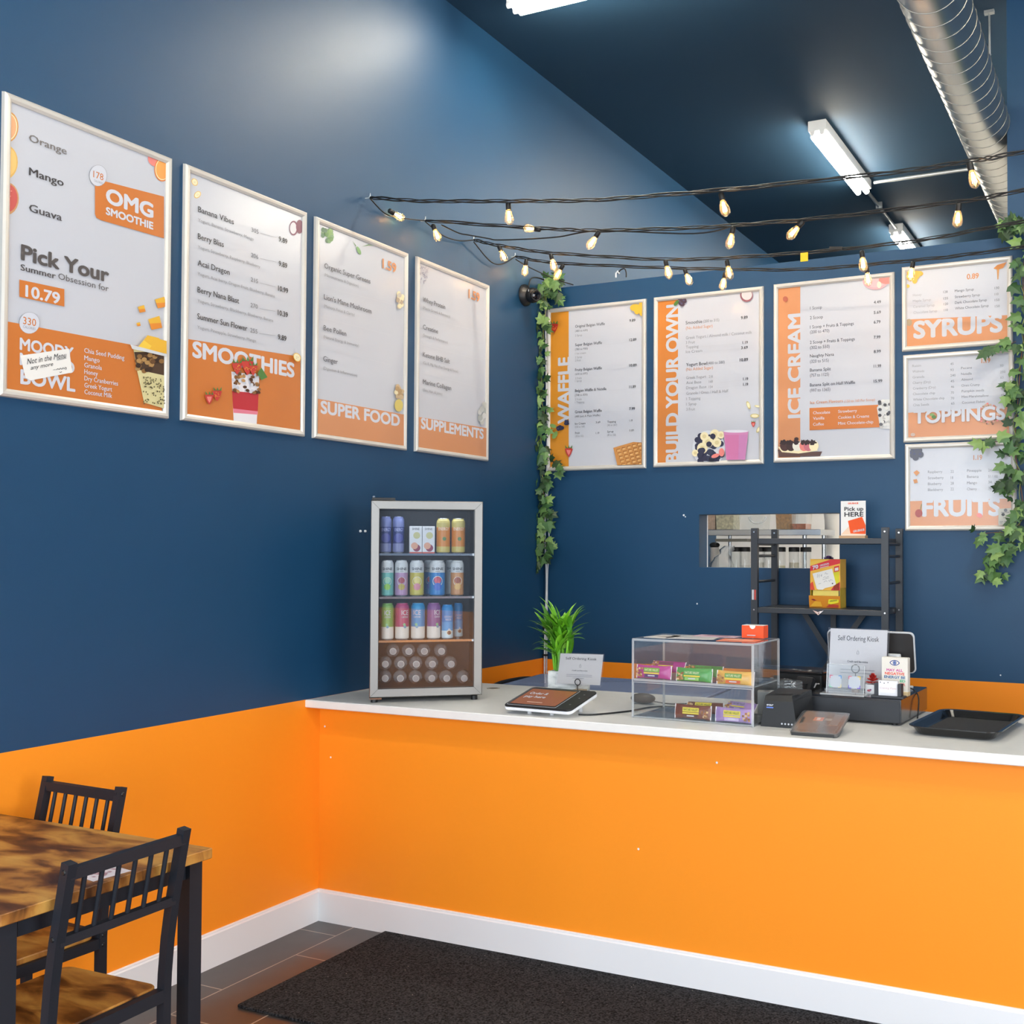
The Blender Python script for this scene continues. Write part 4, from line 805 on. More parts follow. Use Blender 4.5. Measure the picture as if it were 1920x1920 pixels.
shine(668, 110, P_('#2a7fc4', .35), P_('#c94a5e'), P_('#2f5fc0'), 'blue can half hidden behind the bright blue one on the middle fridge shelf', .15, 590); shine(850, 100, SIL, SIL, SIL, 'silver can half hidden behind the brown orange one in the fridge', .15, 590)
CR = P_('#e9e2d6', .35)
def ice(cx, w_, m1, lb, x0, dp=.05, lo=.36): can(cx, 952, 1266, w_, SZ[2], dp, [(0, CR), (lo, m1)], lb, (('ICE', x0, .68, .52, .13, WH), ('CAFFEINE', x0, .60, .5, .05, WH)), ((x0, .36, .22, P_('#6fa0b8')), (x0-.1, .42, .2, P_('#7fc08a'))))
ice(303, 112, P_('#7fae58', .35), 'green and cream can, leftmost on the lowest fridge shelf', 0); ice(430, 124, P_('#b23a6c', .35), 'magenta and cream can on the lowest fridge shelf', .4); ice(567, 124, P_('#2390c6', .35), 'blue and white wavy can in middle of the lowest fridge shelf', -.2); ice(703, 122, P_('#87508c', .35), 'purple and cream can on the lowest fridge shelf', .55)
for cx, w_, dp, lb in ((820, 104, .05, 'sky blue coconut can, front one on the lowest fridge shelf'), (912, 84, .13, 'sky blue coconut can, rightmost and farther back on the lowest fridge shelf')):
    can(cx, 968, 1266, w_, SZ[2], dp, [(0, P_('#cfe4ea', .35)), (.25, P_('#3f9fd8', .35)), (.5, P_('#1c87c8', .35))], lb, (('COCONUT', .1, .62, .7, .06, WH), ('WATER', .1, .54, .5, .06, WH)), ((.25, .2, .48, P_('#e6dcc0')), (.25, .19, .33, P_('#7a4a2c')), (.25, .28, .2, WH)))
for cx, n in ((545, 'left'), (655, 'right')):
    d = .06; u0, u1 = fu(cx-54, 523, d), fu(cx+54, 523, d); hgt = fz(290, d)-fz(523, d); c = FP((u0+u1)/2, d+.02, SZ[0]); w_ = u1-u0-.001
    t = thing('drink_carton', 'small white carton with red fruit print, %s one of two on top fridge shelf' % n, 'carton', c, 0, 'white cartons in the fridge')
    mb = MB(); mb.rbox(c+Vector((0, 0, hgt/2)), (w_, .045, hgt), 0, .001, P_('#d9dcdf', .4), RF); mb.build('carton_body', t)
    mb = MB(); fr = c+N*.0231
    def dsc(x, z, rr, m, q): mb.poly([fr+N*q+U*(x+rr*math.cos(k*.35))+Vector((0, 0, z+rr*math.sin(k*.35))) for k in range(18)], m)
    dsc(.004, hgt*.2, w_*.3, P_('#8a3350'), .0001); dsc(-.005, hgt*.28, w_*.28, P_('#dba387'), .0002); dsc(.004, hgt*.66, w_*.28, P_('#c5c38f'), .0001)
    mb.poly([fr+N*.0001+U*(-w_/2), fr+N*.0001+U*(w_/2), fr+N*.0001+U*(w_/2)+Vector((0, 0, .006)), fr+N*.0001+U*(-w_/2)+Vector((0, 0, .006))], P_('#c2513f')); planetext(mb, 'SHINE', fr+N*.0003+Vector((0, 0, hgt*.86)), U, Vector((0, 0, 1)), w_*.6, .009, DK, align='c'); mb.build('carton_print', t)
PETM = glass('#f8fafc', 1.45, .05, 2.2, .28, 'bottle_plastic'); CAPM = P_('#cfcac6', .4); BOT = []
RB = Matrix((U, Vector((0, 0, 1)), N)).transposed()      # local z points out of the door
def bottle(c, label):
    t = thing('water_bottle', label, 'bottle', c, 0, 'water bottles lying in the fridge')
    mb = MB(); mb.lathe([(.026, -.175), (.030, -.17), (.030, -.12), (.0285, -.115), (.030, -.11), (.030, -.065), (.026, -.045), (.016, -.025), (.0125, -.016), (.0125, -.012)], c, PETM, 20, RB, caps=False); mb.build('bottle_body', t)
    mb = MB(); mb.lathe([(.0135, -.014), (.0145, -.013), (.0145, -.001), (.012, 0)], c, CAPM, 18, RB); mb.lathe([(.0115, .0), (.0105, .0004)], c, P_('#9f9a98', .4), 18, RB); mb.build('bottle_cap', t); return t
rowsB = (('top row', 1378, (352, 488, 621, 768)), ('middle row', 1488, (285, 420, 552, 690, 851)), ('bottom row', 1610, (285, 415, 548, 685, 813, 963)))
ordn = ['leftmost', 'second', 'third', 'fourth', 'fifth', 'sixth']; b0 = None
for rn, cy, xs in rowsB:
    for i, cx in enumerate(xs):
        d = .052+.012*((i*7+cy) % 3)/2; z = onp(660+cx*.2188, 920+cy*.2188, FP(0, d, 0), GN).z; u = fu(cx, cy, d)
        lb = 'clear water bottle lying in the fridge bottom, %s of the %s' % (ordn[i], rn)
        if b0 is None: b0 = bottle(FP(u, d, z), lb)
        else: dup(b0, FP(u, d, z), 0, lb)

# ================================================================== on the counter
def rot2(a): return rz(a)
# ---- lucky bamboo in a whitewashed box
GL = [P_('#5fa51e', .4), P_('#7cc02c', .4), P_('#4a8a1a', .4), P_('#94cf4a', .4), P_('#3f7a1c', .4)]
t = thing('potted_bamboo', 'lucky bamboo plant in a whitewashed wooden box behind the tablet', 'plant', (.905, 4.28, ZT))
WWB = ramp_mat('whitewashed_wood', [(.3, '#9aa2a4'), (.5, '#d9dedf'), (.7, '#eff2f2')], 14, (1, 1, 3), .7, 6)
mb = MB()
for dx, dy, sx, sy in ((0, -.06, .14, .012), (0, .06, .14, .012), (-.064, 0, .012, .108), (.064, 0, .012, .108)): mb.box((.905+dx, 4.28+dy, ZT+.052), (sx, sy, .104), WWB, bev=.001)
mb.box((.905, 4.28, ZT+.045), (.12, .11, .07), P_('#4d3f33', .9)); mb.build('planter_box', t)
mb = MB(); tops = []
for k in range(16):
    a = random.uniform(0, 6.28); r = random.uniform(.004, .028); x, y = .862+r*math.cos(a), 4.28+r*math.sin(a); zt = ZT+random.uniform(.20, .31); e = (x+random.uniform(-.03, .03), y+random.uniform(-.03, .03), zt); tops.append(e)
    pts = [(x+(e[0]-x)*q, y+(e[1]-y)*q, ZT+.05+(zt-ZT-.05)*q) for q in (0, .25, .5, .75, 1)]; mb.tube(pts, [.0055, .006, .0055, .006, .005], random.choice(GL[:3]), 6)
mb.build('stems', t); mb = MB()
def blade(c, az, el, ln, wd, droop, m):
    d = Vector((math.cos(az)*math.cos(el), math.sin(az)*math.cos(el), math.sin(el))); sd = Vector((-math.sin(az), math.cos(az), 0)); P = Vector(c); vs = []; n = 7
    for i in range(n+1):
        f = i/n; w2 = wd*math.sin(math.pi*min(1, .12+f*.88))**.8; e = el-droop*f*f; nrm = Vector((0, 0, 1))
        vs += [P+sd*w2/2, P-Vector((0, 0, w2*.18)), P-sd*w2/2]; P = P+Vector((math.cos(az)*math.cos(e), math.sin(az)*math.cos(e), math.sin(e)))*ln/n
    fs = []
    for i in range(n): fs += [(3*i, 3*i+1, 3*i+4, 3*i+3), (3*i+1, 3*i+2, 3*i+5, 3*i+4)]
    mb.add(vs, fs, m, True)
for e in tops:
    for k in range(8): blade(Vector(e)-Vector((0, 0, random.uniform(0, .045))), random.uniform(0, 6.28), random.uniform(.5, 1.4), random.uniform(.08, .15), random.uniform(.016, .027), random.uniform(.2, 1.4), random.choice(GL))
for az, el, ln in ((math.pi*.95, .7, .17), (.1, .8, .17), (-.2, .35, .15), (2.6, 1.25, .22), (1.2, 1.3, .2), (3.4, 1.35, .23), (math.pi*1.05, .1, .14), (.3, 1.0, .2)): blade((.865, 4.27, ZT+.23), az, el, ln, .024, .9, random.choice(GL))
mb.build('leaves', t)
# ---- paper signs
def paper_lines(mb, O, U_, V_, n, rows, m):
    for (x0, x1, v, h) in rows: mb.slab([O+U_*x0+V_*v, O+U_*x1+V_*v, O+U_*x1+V_*(v+h), O+U_*x0+V_*(v+h)], n, .0002, m)
def kiosk_sign(name, label, bl, br, tr, tl, holder):
    t = thing(name, label, 'sign', (bl+br)/2); W_ = (br-bl).length; H_ = (tl-bl).length; du = (br-bl)/W_; dv = (tl-bl)/H_; n = du.cross(dv).normalized()
    mb = MB(); mb.slab([bl, br, tr, tl], -n, .0006, P_('#d2d2d0', .45)); o = bl+n*.0006
    g = lambda fx, fy: o+(br-bl)*fx+(tl-bl)*fy
    planetext(mb, 'Self Ordering Kiosk', g(.5, .80), du, dv, W_*.72, H_*.085, DK, align='c', bold=.006); planetext(mb, 'Credit card fee notice', g(.5, .43), du, dv, W_*.36, H_*.035, DK, align='c', bold=.02)
    paper_lines(mb, o, du, dv, n, [(W_*.2, W_*.8, H_*v, H_*.012) for v in (.30, .245)]+[(W_*.36, W_*.62, H_*.19, H_*.012)], GR); c = g(.5, .6)
    mb.tube([c+du*a+dv*b for a, b in ((-.004, -.006), (.004, -.006), (.003, .004), (0, .009), (-.004, .002), (-.004, -.006))], .0006, GR2, 4); mb.build('paper_sheet', t)
    e = .008; mb = MB(); mb.slab([bl-du*e-dv*e+n*.002, br+du*e-dv*e+n*.002, tr+du*e+dv*e*.4+n*.002, tl-du*e+dv*e*.4+n*.002], n, .0012, glass('#fcfcfe', 1.45, .08, 1.0, .03, 'acrylic_sleeve')); mb.build('clear_sleeve', t); return t
b0_ = Y(1044, 1281, 4.17); b1_ = Y(1125, 1285, 4.14); t0_ = Y(1051, 1225, 4.22); t1_ = Y(1139, 1228, 4.19); t1_ = b1_+(t0_-b0_)
sg = kiosk_sign('kiosk_sign', 'clear sleeved Self Ordering Kiosk sign in a ring clip behind the tablet', b0_, b1_, t1_, t0_, None)
mb = MB(); cc = Y(1083, 1279, 4.135); mb.box((cc.x, 4.15, ZT+.02), (.05, .05, .04), ramp_mat('pale_wood', [(.3, '#a08c74'), (.7, '#cbb89e')], 20, (1, 1, 6), .6)); mb.build('clip_base', sg)
mb = MB(); rc = [cc+Vector((math.cos(a)*.013, 0, math.sin(a)*.013)) for a in [k*2*math.pi/20 for k in range(21)]]; mb.tube(rc, .0022, BLK, 6, caps=False); mb.tube([cc-Vector((0, 0, .013)), (cc.x, 4.135, ZT+.035)], .0022, BLK, 6); mb.build('ring_clip', sg)
# ---- kiosk tablet
t = thing('kiosk_tablet', 'white and black kiosk tablet reading Order and pay here on the counter', 'tablet', (1.11, 3.74, ZT))
fl_, fr_, bl_, br_ = Vector((.965, 3.652, .974)), Vector((1.280, 3.622, .974)), Vector((.947, 3.868, 1.022)), Vector((1.250, 3.868, 1.022))
ctr = (fl_+fr_+bl_+br_)/4; du = (fr_-fl_+br_-bl_).normalized(); dv = (bl_-fl_); dv = (dv-du*dv.dot(du)).normalized(); n = du.cross(dv); RT_ = Matrix((du, dv, n)).transposed(); TW, TD = .308, .222
mb = MB(); mb.rbox(ctr-n*.004, (TW, TD, .012), .022, .003, P_('#eef0f4', .35), RT_, 6); mb.build('shell', t)
mb = MB(); mb.rbox(ctr+n*.0055, (TW-.002, TD-.002, .007), .021, .002, BLK, RT_, 6); mb.build('bezel', t)
SCR = mat('#8f5a40', .12, emit=.22, name='tablet_screen'); mb = MB(); sc = ctr-du*.032+n*.0092; mb.rbox(sc, (.225, .196, .0006), .008, 0, P_('#b9bcc2', .3), RT_, 4); mb.rbox(sc+n*.0004, (.221, .192, .0006), .007, 0, BLK, RT_, 4); mb.rbox(sc+n*.0008, (.207, .168, .0006), .002, 0, SCR, RT_, 2)
planetext(mb, 'Order &', sc+n*.0013+du*-.085+dv*.025, du, dv, .085, .022, WH, bold=.025); planetext(mb, 'pay here', sc+n*.0013+du*-.085+dv*-.012, du, dv, .095, .022, WH, bold=.025); paper_lines(mb, sc+n*.0013, du, dv, n, [(-.04, .03, -.062, .005)], P_('#d9b49c')); mb.build('screen', t)
mb = MB(); mb.rbox(ctr+du*.148+n*.004-dv*.04, (.006, .07, .004), .001, 0, mat('#050505', .3), RT_)
for q in (-.05, .02, .06): mb.lathe([(.004, 0), (.004, .0002)], ctr+du*.118+dv*q+n*.0091, GR2, 8, RT_)
mb.build('card_slot', t)
for x in (1.045, 1.145): mb = MB(); mb.lathe([(.009, 0), (.009, .026)], (x, 3.70, ZT), P_('#d5d6d8', .4), 14); mb.build('foot', t)
for x in (1.03, 1.20): mb = MB(); mb.lathe([(.009, 0), (.009, .048)], (x, 3.83, ZT), P_('#d5d6d8', .4), 14); mb.build('foot', t)
mb = MB(); mb.tube(smoothpath([(1.25, 3.72, ZT+.006), (1.30, 3.76, ZT+.004), (1.38, 3.90, ZT+.004), (1.41, 4.03, ZT+.004), (1.48, 4.085, ZT+.004), (1.6, 4.08, ZT+.004), (1.76, 4.09, ZT+.004), (1.80, 4.2, ZT+.004)]), .0035, BLK, 6); mb.build('power_cable', t)
mb = MB(); mb.lathe([(.03, 0), (.03, .002), (.022, .002), (.022, .0005)], (.509, 4.283, ZT), P_('#b7b2a6', .4), 20); mb.lathe([(.021, .0006), (.021, .0012)], (.509, 4.283, ZT), P_('#57493a', .5), 20)
tag(mb.build('cable_grommet'), 'round cable grommet in the countertop right of the fridge', 'grommet')
# ---- clear display case
t = thing('display_case', 'clear acrylic two tier snack display case on the counter', 'display case', (1.70, 3.91, ZT)); CX, CW, CY0, CY1, CH = 1.699, .49, 3.772, 4.045, .298
RC = rz(-.04); cc = Vector((CX, (CY0+CY1)/2, 0)); CD = CY1-CY0
def cl(x, y, z): return cc+RC @ Vector((x, y, 0))+Vector((0, 0, ZT+z))
def panel(nm, c, d):
    mb = MB(); mb.rbox(cl(*c), d, 0, 0, ACRY, RC); e = .0028
    ax = min(range(3), key=lambda i: d[i]); o = [i for i in range(3) if i != ax]
    for i, j in ((o[0], o[1]), (o[1], o[0])):
        for s_ in (-1, 1):
            dd = list(d); dd[j] = e; dd[ax] = d[ax]+.0006; c2 = list(c); c2[j] += s_*(d[j]/2-e/2); mb.rbox(cl(*c2), dd, 0, 0, ACRYE, RC)
    mb.build(nm, t)
panel('side_panel', (-CW/2, 0, CH/2), (.005, CD, CH)); panel('side_panel', (CW/2, 0, CH/2), (.005, CD, CH)); panel('top_panel', (0, 0, CH), (CW+.004, CD, .005)); panel('bottom_panel', (0, 0, .0045), (CW-.006, CD-.006, .005)); panel('shelf_panel', (0, 0, .142), (CW-.006, CD-.008, .005)); panel('back_panel', (0, CD/2, CH/2), (CW-.006, .004, CH-.006)); panel('front_panel', (0, -CD/2, CH*.74), (CW-.006, .004, CH*.5)); panel('front_panel', (0, -CD/2, CH*.235), (CW-.006, .004, CH*.45))
def bar_(c, rot, L_, H_, hexc, acc, lab, label, tilt=0, txt='NATURE VALLEY', labm='#e6d24a', grain=True, lt='#2a5a2e'):
    t = thing('snack_bar', label, 'snack bar', c-Vector((0, 0, H_/2)), 0, 'wrapped snack bars in the display case'); m = P_(hexc, .3); R = rz(rot) @ ry(0) @ rx(tilt); mb = MB(); rings = []; nn = 18
    for f in (-.5, -.46, -.42, -.3, 0, .3, .42, .46, .5):
        th = .0015 if abs(f) > .45 else (.006 if abs(f) > .4 else .0125); hh = H_/2 if abs(f) > .4 else H_/2*.94
        rings.append([c+R @ Vector((f*L_, th*math.copysign(abs(math.cos(a))**.8, math.cos(a)), hh*math.sin(a))) for a in [k*2*math.pi/nn for k in range(nn)]])
    mb.loft(rings, m, smooth=True)
    for s_ in (-1, 1): mb.rbox(c+R @ Vector((s_*L_*.502, 0, 0)), (.004, .0025, H_*.98), 0, 0, P_('#e9e2e4', .3), R)
    mb.build('wrapper', t); mb = MB(); du, dv, n = R @ Vector((1, 0, 0)), R @ Vector((0, 0, 1)), R @ Vector((0, -1, 0)); o = c+n*.0131
    def rr(x, z, w_, h_, mm, q=0): mb.slab([o+n*q+du*(x-w_/2)+dv*(z-h_/2), o+n*q+du*(x+w_/2)+dv*(z-h_/2), o+n*q+du*(x+w_/2)+dv*(z+h_/2), o+n*q+du*(x-w_/2)+dv*(z+h_/2)], n, .0003, mm)
    lx = -L_*.03; rr(lx, H_*.14, L_*.46, H_*.30, P_(labm, .4)); rr(lx, -H_*.1, L_*.46, H_*.1, P_('#e8d44a', .4)); rr(lx, -H_*.29, L_*.40, H_*.22, P_(acc, .4))
    planetext(mb, txt, o+n*.0006+du*lx+dv*(H_*.06), du, dv, L_*.40, H_*.16, P_(lt), align='c', bold=.015); paper_lines(mb, o+n*.0006, du, dv, n, [(lx-L_*.1, lx+L_*.1, -H_*.32, H_*.08)], WH)
    if grain:
        for k in range(12):
            x, z = (L_*.36 if hexc in ('#7a3f30', '#a88bc4') else -L_*.38)+random.uniform(-.09, .09)*L_, random.uniform(-.36, .25)*H_; rr(x, z, .008, .007, P_(random.choice(['#b98a55', '#8c5f38', '#d8b98a', '#a3683a'])), .0002+k*.00004)
    mb.build('label_print', t)
by = -CD/2+.03
for x, hexc, acc, labm, lb, z, tl in ((-.168, '#b0308c', '#3a2d6e', '#6fae3a', 'magenta wrapped snack bar standing at left of the upper case shelf', .174, .1), (.0, '#2f9a4a', '#8ec86a', '#4aa85a', 'green wrapped snack bar in middle of the upper case shelf', .172, .12), (.165, '#e8b45a', '#d9622e', '#5aa04a', 'orange and cream snack bar at right of the upper case shelf', .170, .12)): bar_(cl(x, by, z), -.06, .145, .052, hexc, acc, None, lb, -tl, labm=labm, lt='#e8e6c0')
for x, hexc, acc, lb in ((-.005, '#7a3f30', '#5a2a22', 'brown chocolate snack bar standing on the bottom of the case'), (.160, '#a88bc4', '#c2abd6', 'lilac snack bar standing at bottom right of the case')): bar_(cl(x, by, .034), -.05, .145, .054, hexc, acc, None, lb, -.12)
bar_(cl(-.135, by+.055, .19), -.1, .14, .05, '#a82c86', '#7a2468', None, 'second magenta bar leaning behind the magenta one in the case', -.7, labm='#8a2a70'); bar_(cl(.165, by+.05, .055), -.3, .13, .05, '#9a7fb8', '#8a6cae', None, 'second lilac bar leaning behind the lilac one in the case', -.8, labm='#a58ac0'); bar_(cl(.02, by+.05, .182), -.05, .14, .05, '#2f8a44', '#3a7a3e', None, 'second green bar lying behind the green one in the case', -.7, labm='#3f9a4c'); bar_(cl(.02, by+.05, .044), .1, .14, .05, '#6a3a2c', '#5a2a22', None, 'second brown bar leaning behind the chocolate one in the case', -.7)
def sheet(c, d, rot, m, label, extra=()):
    t = MB(); t.rbox(c, d, 0, 0, m, rz(rot))
    for (x, y, w_, h_, mm) in extra: t.rbox(Vector(c)+rz(rot) @ Vector((x, y, d[2]/2+.0002)), (w_, h_, .0003), 0, 0, mm, rz(rot))
    tag(t.build('leaflet'), label, 'leaflet', 'leaflets lying on the display case')
zt_ = CH+.0035
sheet(cl(-.06, .02, zt_), (.19, .16, .001), .15, P_('#d9d5d0', .4), 'white leaflet in middle of the display case top', ((0, .03, .12, .03, P_('#b9b2b0')), (.02, -.03, .1, .02, P_('#a9a6ac'))))
sheet(cl(.01, .09, zt_+.002), (.18, .08, .0015), -.1, P_('#d8b8c4', .4), 'pinkish leaflet at the back of the display case top', ((0, 0, .1, .04, P_('#a8788c')),))
sheet(cl(.15, -.03, zt_), (.15, .11, .001), .05, P_('#f0825a', .4), 'orange leaflet under the orange card box', ((0, .01, .1, .03, P_('#f4c0a0')),)); sheet(cl(-.17, -.01, zt_), (.1, .14, .001), -.2, P_('#e6e2dc', .4), 'cream leaflet at left on the display case top', ((0, 0, .05, .06, P_('#c9bdb0')),))
t = thing('card_box', 'small orange card box with white flap on top of the display case', 'box', cl(.165, .09, CH+.0025)); ob = cl(.165, .09, CH+.004); ORB = P_('#ef5322', .4)
mb = MB(); mb.rbox(ob+Vector((0, 0, .025)), (.088, .05, .048), 0, .001, ORB, RC); mb.build('box_body', t); mb = MB(); mb.rbox(ob+Vector((0, 0, .0498)), (.086, .049, .001), 0, 0, P_('#f1eee8', .4), RC); pts = [ob+RC @ Vector((.012*math.cos(a), -.0253, 0))+Vector((0, 0, .05+.014*math.sin(a))) for a in [math.pi+math.pi*k/12 for k in range(13)]]; mb.slab(pts, RC @ Vector((0, -1, 0)), .0005, P_('#f1eee8', .4)); mb.build('white_flap', t); mb = MB(); mb.rbox(ob+RC @ Vector((-.005, -.0256, .012)), (.034, .0006, .003), 0, 0, WH, RC); mb.build('printed_line', t)
# ---- things behind the case
t = thing('barcode_scanner', 'black mouse shaped device behind the display case', 'device', (1.33, 4.14, ZT)); mb = MB(); mb.sphere((1.33, 4.14, ZT+.022), (.055, .035, .022), BLK, 16, 10); mb.build('body', t); mb = MB(); mb.tube(smoothpath([(1.38, 4.14, ZT+.012), (1.45, 4.16, ZT+.004), (1.56, 4.25, ZT+.004)]), .003, BLK, 6); mb.build('cord', t)
mb = MB(); mb.rbox((1.885, 4.09, ZT+.045), (.075, .06, .09), .004, .002, P_('#dcdad6', .5), rz(.3)); mb.lathe([(.014, 0), (.014, .0006)], (1.885, 4.09, ZT+.0902), P_('#7a736c'), 14)
tag(mb.build('paper_box'), 'small white box with a round hole behind the receipt printer', 'box')
t = thing('glass_jar', 'round clear glass jar standing behind the receipt printer', 'jar', (1.985, 4.06, ZT)); mb = MB(); GJ = glass('#f6fafb', 1.5, .02, 2.0, .06, 'jar_glass'); mb.lathe([(.045, 0), (.052, .01), (.052, .085), (.044, .1), (.044, .108)], (1.985, 4.06, ZT), GJ, 28, caps=False); mb.build('jar_body', t)
mb = MB()
for z in (.108, .12, .132): mb.lathe([(.0475, z-.005), (.0505, z), (.0475, z+.005)], (1.985, 4.06, ZT), GJ, 28, caps=False)
mb.build('jar_rim', t)
for i, (x, y, w_, h_, lean, rot, lb) in enumerate(((1.89, 4.2, .115, .13, -.35, .1, 'black card terminal stand, left one behind the glass jar'), (2.0, 4.19, .075, .145, -.45, -.35, 'black card terminal stand, right one beside the black box'))):
    t = thing('card_terminal', lb, 'card terminal', (x, y, ZT), 0, 'black card terminals'); R = rz(rot) @ rx(lean); c = Vector((x, y, ZT+h_*.62))
    mb = MB(); mb.rbox(c, (w_, .02, h_*.72), 0, .004, BLK, R); mb.build('screen_back', t); mb = MB(); mb.loft([[Vector((x, y, ZT))+rz(rot) @ Vector(p) for p in ((-w_*.3, -.03, 0), (w_*.3, -.03, 0), (w_*.3, .05, 0), (-w_*.3, .05, 0))], [Vector((x, y, ZT))+rz(rot) @ Vector(p) for p in ((-w_*.25, -.005, h_*.8), (w_*.25, -.005, h_*.8), (w_*.25, .012, h_*.8), (-w_*.25, .012, h_*.8))]], BLK); mb.build('stand', t)
t = thing('coffee_box', 'plastic wrapped black carton with white script lettering behind the counter goods', 'box', (1.955, 4.36, ZT)); FO = mat('#20232a', .12, coat=1, bump=1, bscale=45, name='plastic_wrap')
mb = MB(); mb.rbox((1.90, 4.38, ZT+.07), (.30, .12, .14), .01, .006, BLK, rz(-.08)); mb.build('carton', t)
mb = MB(); mb.rbox((1.90, 4.38, ZT+.147), (.31, .13, .016), .012, .006, FO, rz(-.08)); mb.build('plastic_wrap', t); mb = MB(); planetext(mb, 'Coffee Bar', Vector((1.80, 4.325, ZT+.085)), rz(-.08) @ Vector((1, 0, 0)), (0, 0, 1), .235, .03, P_('#d4d6da'), shear=.35, bold=.01); mb.build('lettering', t)
# ---- receipt printer
t = thing('receipt_printer', 'black cube receipt printer with white logo at right of the display case', 'printer', (2.02, 3.88, ZT)); RP = rz(-.02); pc = Vector((2.022, 3.80, ZT))
def pl(x, y, z): return pc+RP @ Vector((x, y, 0))+Vector((0, 0, z))
mb = MB(); mb.loft([[pl(-.068, 0, 0), pl(.068, 0, 0), pl(.074, .19, 0), pl(-.074, .19, 0)], [pl(-.060, .018, .092), pl(.048, .018, .092), pl(.066, .19, .098), pl(-.064, .19, .098)], [pl(-.058, .026, .11), pl(.04, .03, .112), pl(.064, .19, .118), pl(-.062, .19, .118)]], BLK); mb.build('body', t)
mb = MB(); mb.slab([pl(-.03, .05, .1135), pl(.03, .05, .1135), pl(.03, .07, .114), pl(-.03, .07, .114)], (0, 0, 1), .001, mat('#050505', .5)); mb.slab([pl(.052, .06, .114), pl(.063, .06, .114), pl(.063, .10, .114), pl(.052, .10, .114)], (0, 0, 1), .001, mat('#050505', .5)); mb.build('paper_slot', t)
mb = MB(); fn = lambda x, z: pl(x, .018*z/.092-.0012, z); planetext(mb, 'star', fn(-.05, .074), RP @ Vector((1, 0, 0)), Vector((0, .19, .98)), .026, .008, WH, bold=.02); mb.slab([fn(-.05, .066), fn(-.024, .066), fn(-.024, .070), fn(-.05, .070)], (0, -1, 0), .0004, P_('#5f7fd8'))
for k in range(4): mb.lathe([(.0035, 0), (.0035, .0006)], fn(.012+k*.0125, .014), WH, 8, rx(math.pi/2))
mb.build('logo_and_lights', t)
# ---- flat payment tablet
t = thing('payment_tablet', 'plastic covered grey tablet tilted up at the counter front edge', 'tablet', (2.19, 3.77, ZT)); R = rz(.03) @ rx(.22); c = Vector((2.185, 3.765, ZT+.028)); du, dv, n = R @ Vector((1, 0, 0)), R @ Vector((0, 1, 0)), R @ Vector((0, 0, 1))
mb = MB(); mb.rbox(c, (.168, .20, .012), .012, .003, P_('#5a5856', .4), R); mb.build('case', t); mb = MB(); mb.rbox(c+n*.0066, (.158, .19, .0012), .006, 0, mat('#4a4038', .1), R); o = c+n*.0075
for x, y, w_, h_, mm in ((-.012, .03, .034, .034, P_('#e8743a')), (.03, .03, .04, .02, P_('#a8a49e')), (.05, .03, .03, .1, P_('#6d6b6c')), (.045, -.06, .05, .06, P_('#2b2a2b')), (-.03, -.05, .07, .07, P_('#5b4c40')), (-.012, .03, .012, .02, P_('#f3e3d6'))): mb.rbox(o+du*x+dv*y, (w_, h_, .0003), 0, 0, mm, R); o = o+n*.0001
mb.build('screen', t); mb = MB(); mb.rbox(c+n*.0088, (.172, .205, .0008), .012, 0, glass('#fafafa', 1.5, .1, 1.4, .04, 'cover_film'), R); mb.build('cover_film', t); mb = MB(); mb.rbox(c-n*.012+dv*.085, (.08, .012, .03), 0, .002, BLK, rz(.03)); mb.build('rear_stand', t); mb = MB(); mb.rbox(Vector((2.185, 3.672, ZT+.005)), (.15, .012, .01), 0, .001, BLK, rz(.03)); mb.build('front_rest', t)
# ---- cash drawer and what stands on it
DT = ZT+.097; t = thing('cash_drawer', 'wide low black steel cash drawer on the counter', 'cash drawer', (2.25, 4.24, ZT)); DBM = mat('#1d2026', .22, spec=.6, coat=.6, name='drawer_enamel')
RD = rz(-.045); dc = Vector((2.243, 4.243, 0))
mb = MB(); mb.rbox(dc+Vector((0, 0, ZT+.052)), (.36, .42, .09), .003, .003, DBM, RD); mb.build('drawer_body', t); mb = MB(); mb.rbox(dc+RD @ Vector((0, -.212, 0))+Vector((0, 0, ZT+.049)), (.352, .006, .08), 0, .002, mat('#22252b', .45, bump=.3, bscale=900), RD); mb.build('drawer_front', t)
for sx in (-1, 1):
    for sy in (-1, 1): mb = MB(); mb.lathe([(.012, 0), (.012, .008)], dc+RD @ Vector((sx*.15, sy*.18, 0))+Vector((0, 0, ZT)), BLK, 12); mb.build('foot', t)
mb = MB(); mb.tube(smoothpath([dc+RD @ Vector((.12, .1, 0))+Vector((0, 0, DT+.004)), dc+RD @ Vector((.16, .05, 0))+Vector((0, 0, DT+.008)), dc+RD @ Vector((.19, .02, 0))+Vector((0, 0, DT-.02)), dc+RD @ Vector((.195, -.02, 0))+Vector((0, 0, ZT+.004))]), .0025, BLK, 6); mb.build('cord', t)
t = thing('sign_holder', 'low clear acrylic holder with two colour framed cards on the cash drawer', 'sign holder', (2.2, 4.07, DT)); R = rz(-.05); oc = Vector((2.195, 4.065, DT)); du, dv, n = R @ Vector((1, 0, 0)), Vector((0, .16, .987)).normalized(), None; n = du.cross(dv)
mb = MB(); mb.rbox(oc+Vector((0, 0, .003)), (.17, .075, .006), .004, .001, ACRYE, R); mb.build('base', t); mb = MB(); a = oc-du*.072+Vector((0, .005, .006)); mb.slab([a, a+du*.144, a+du*.144+dv*.105, a+dv*.105], -n, .003, glass('#fafcfd', 1.5, .02, 1.6, .12, 'holder_acrylic'))
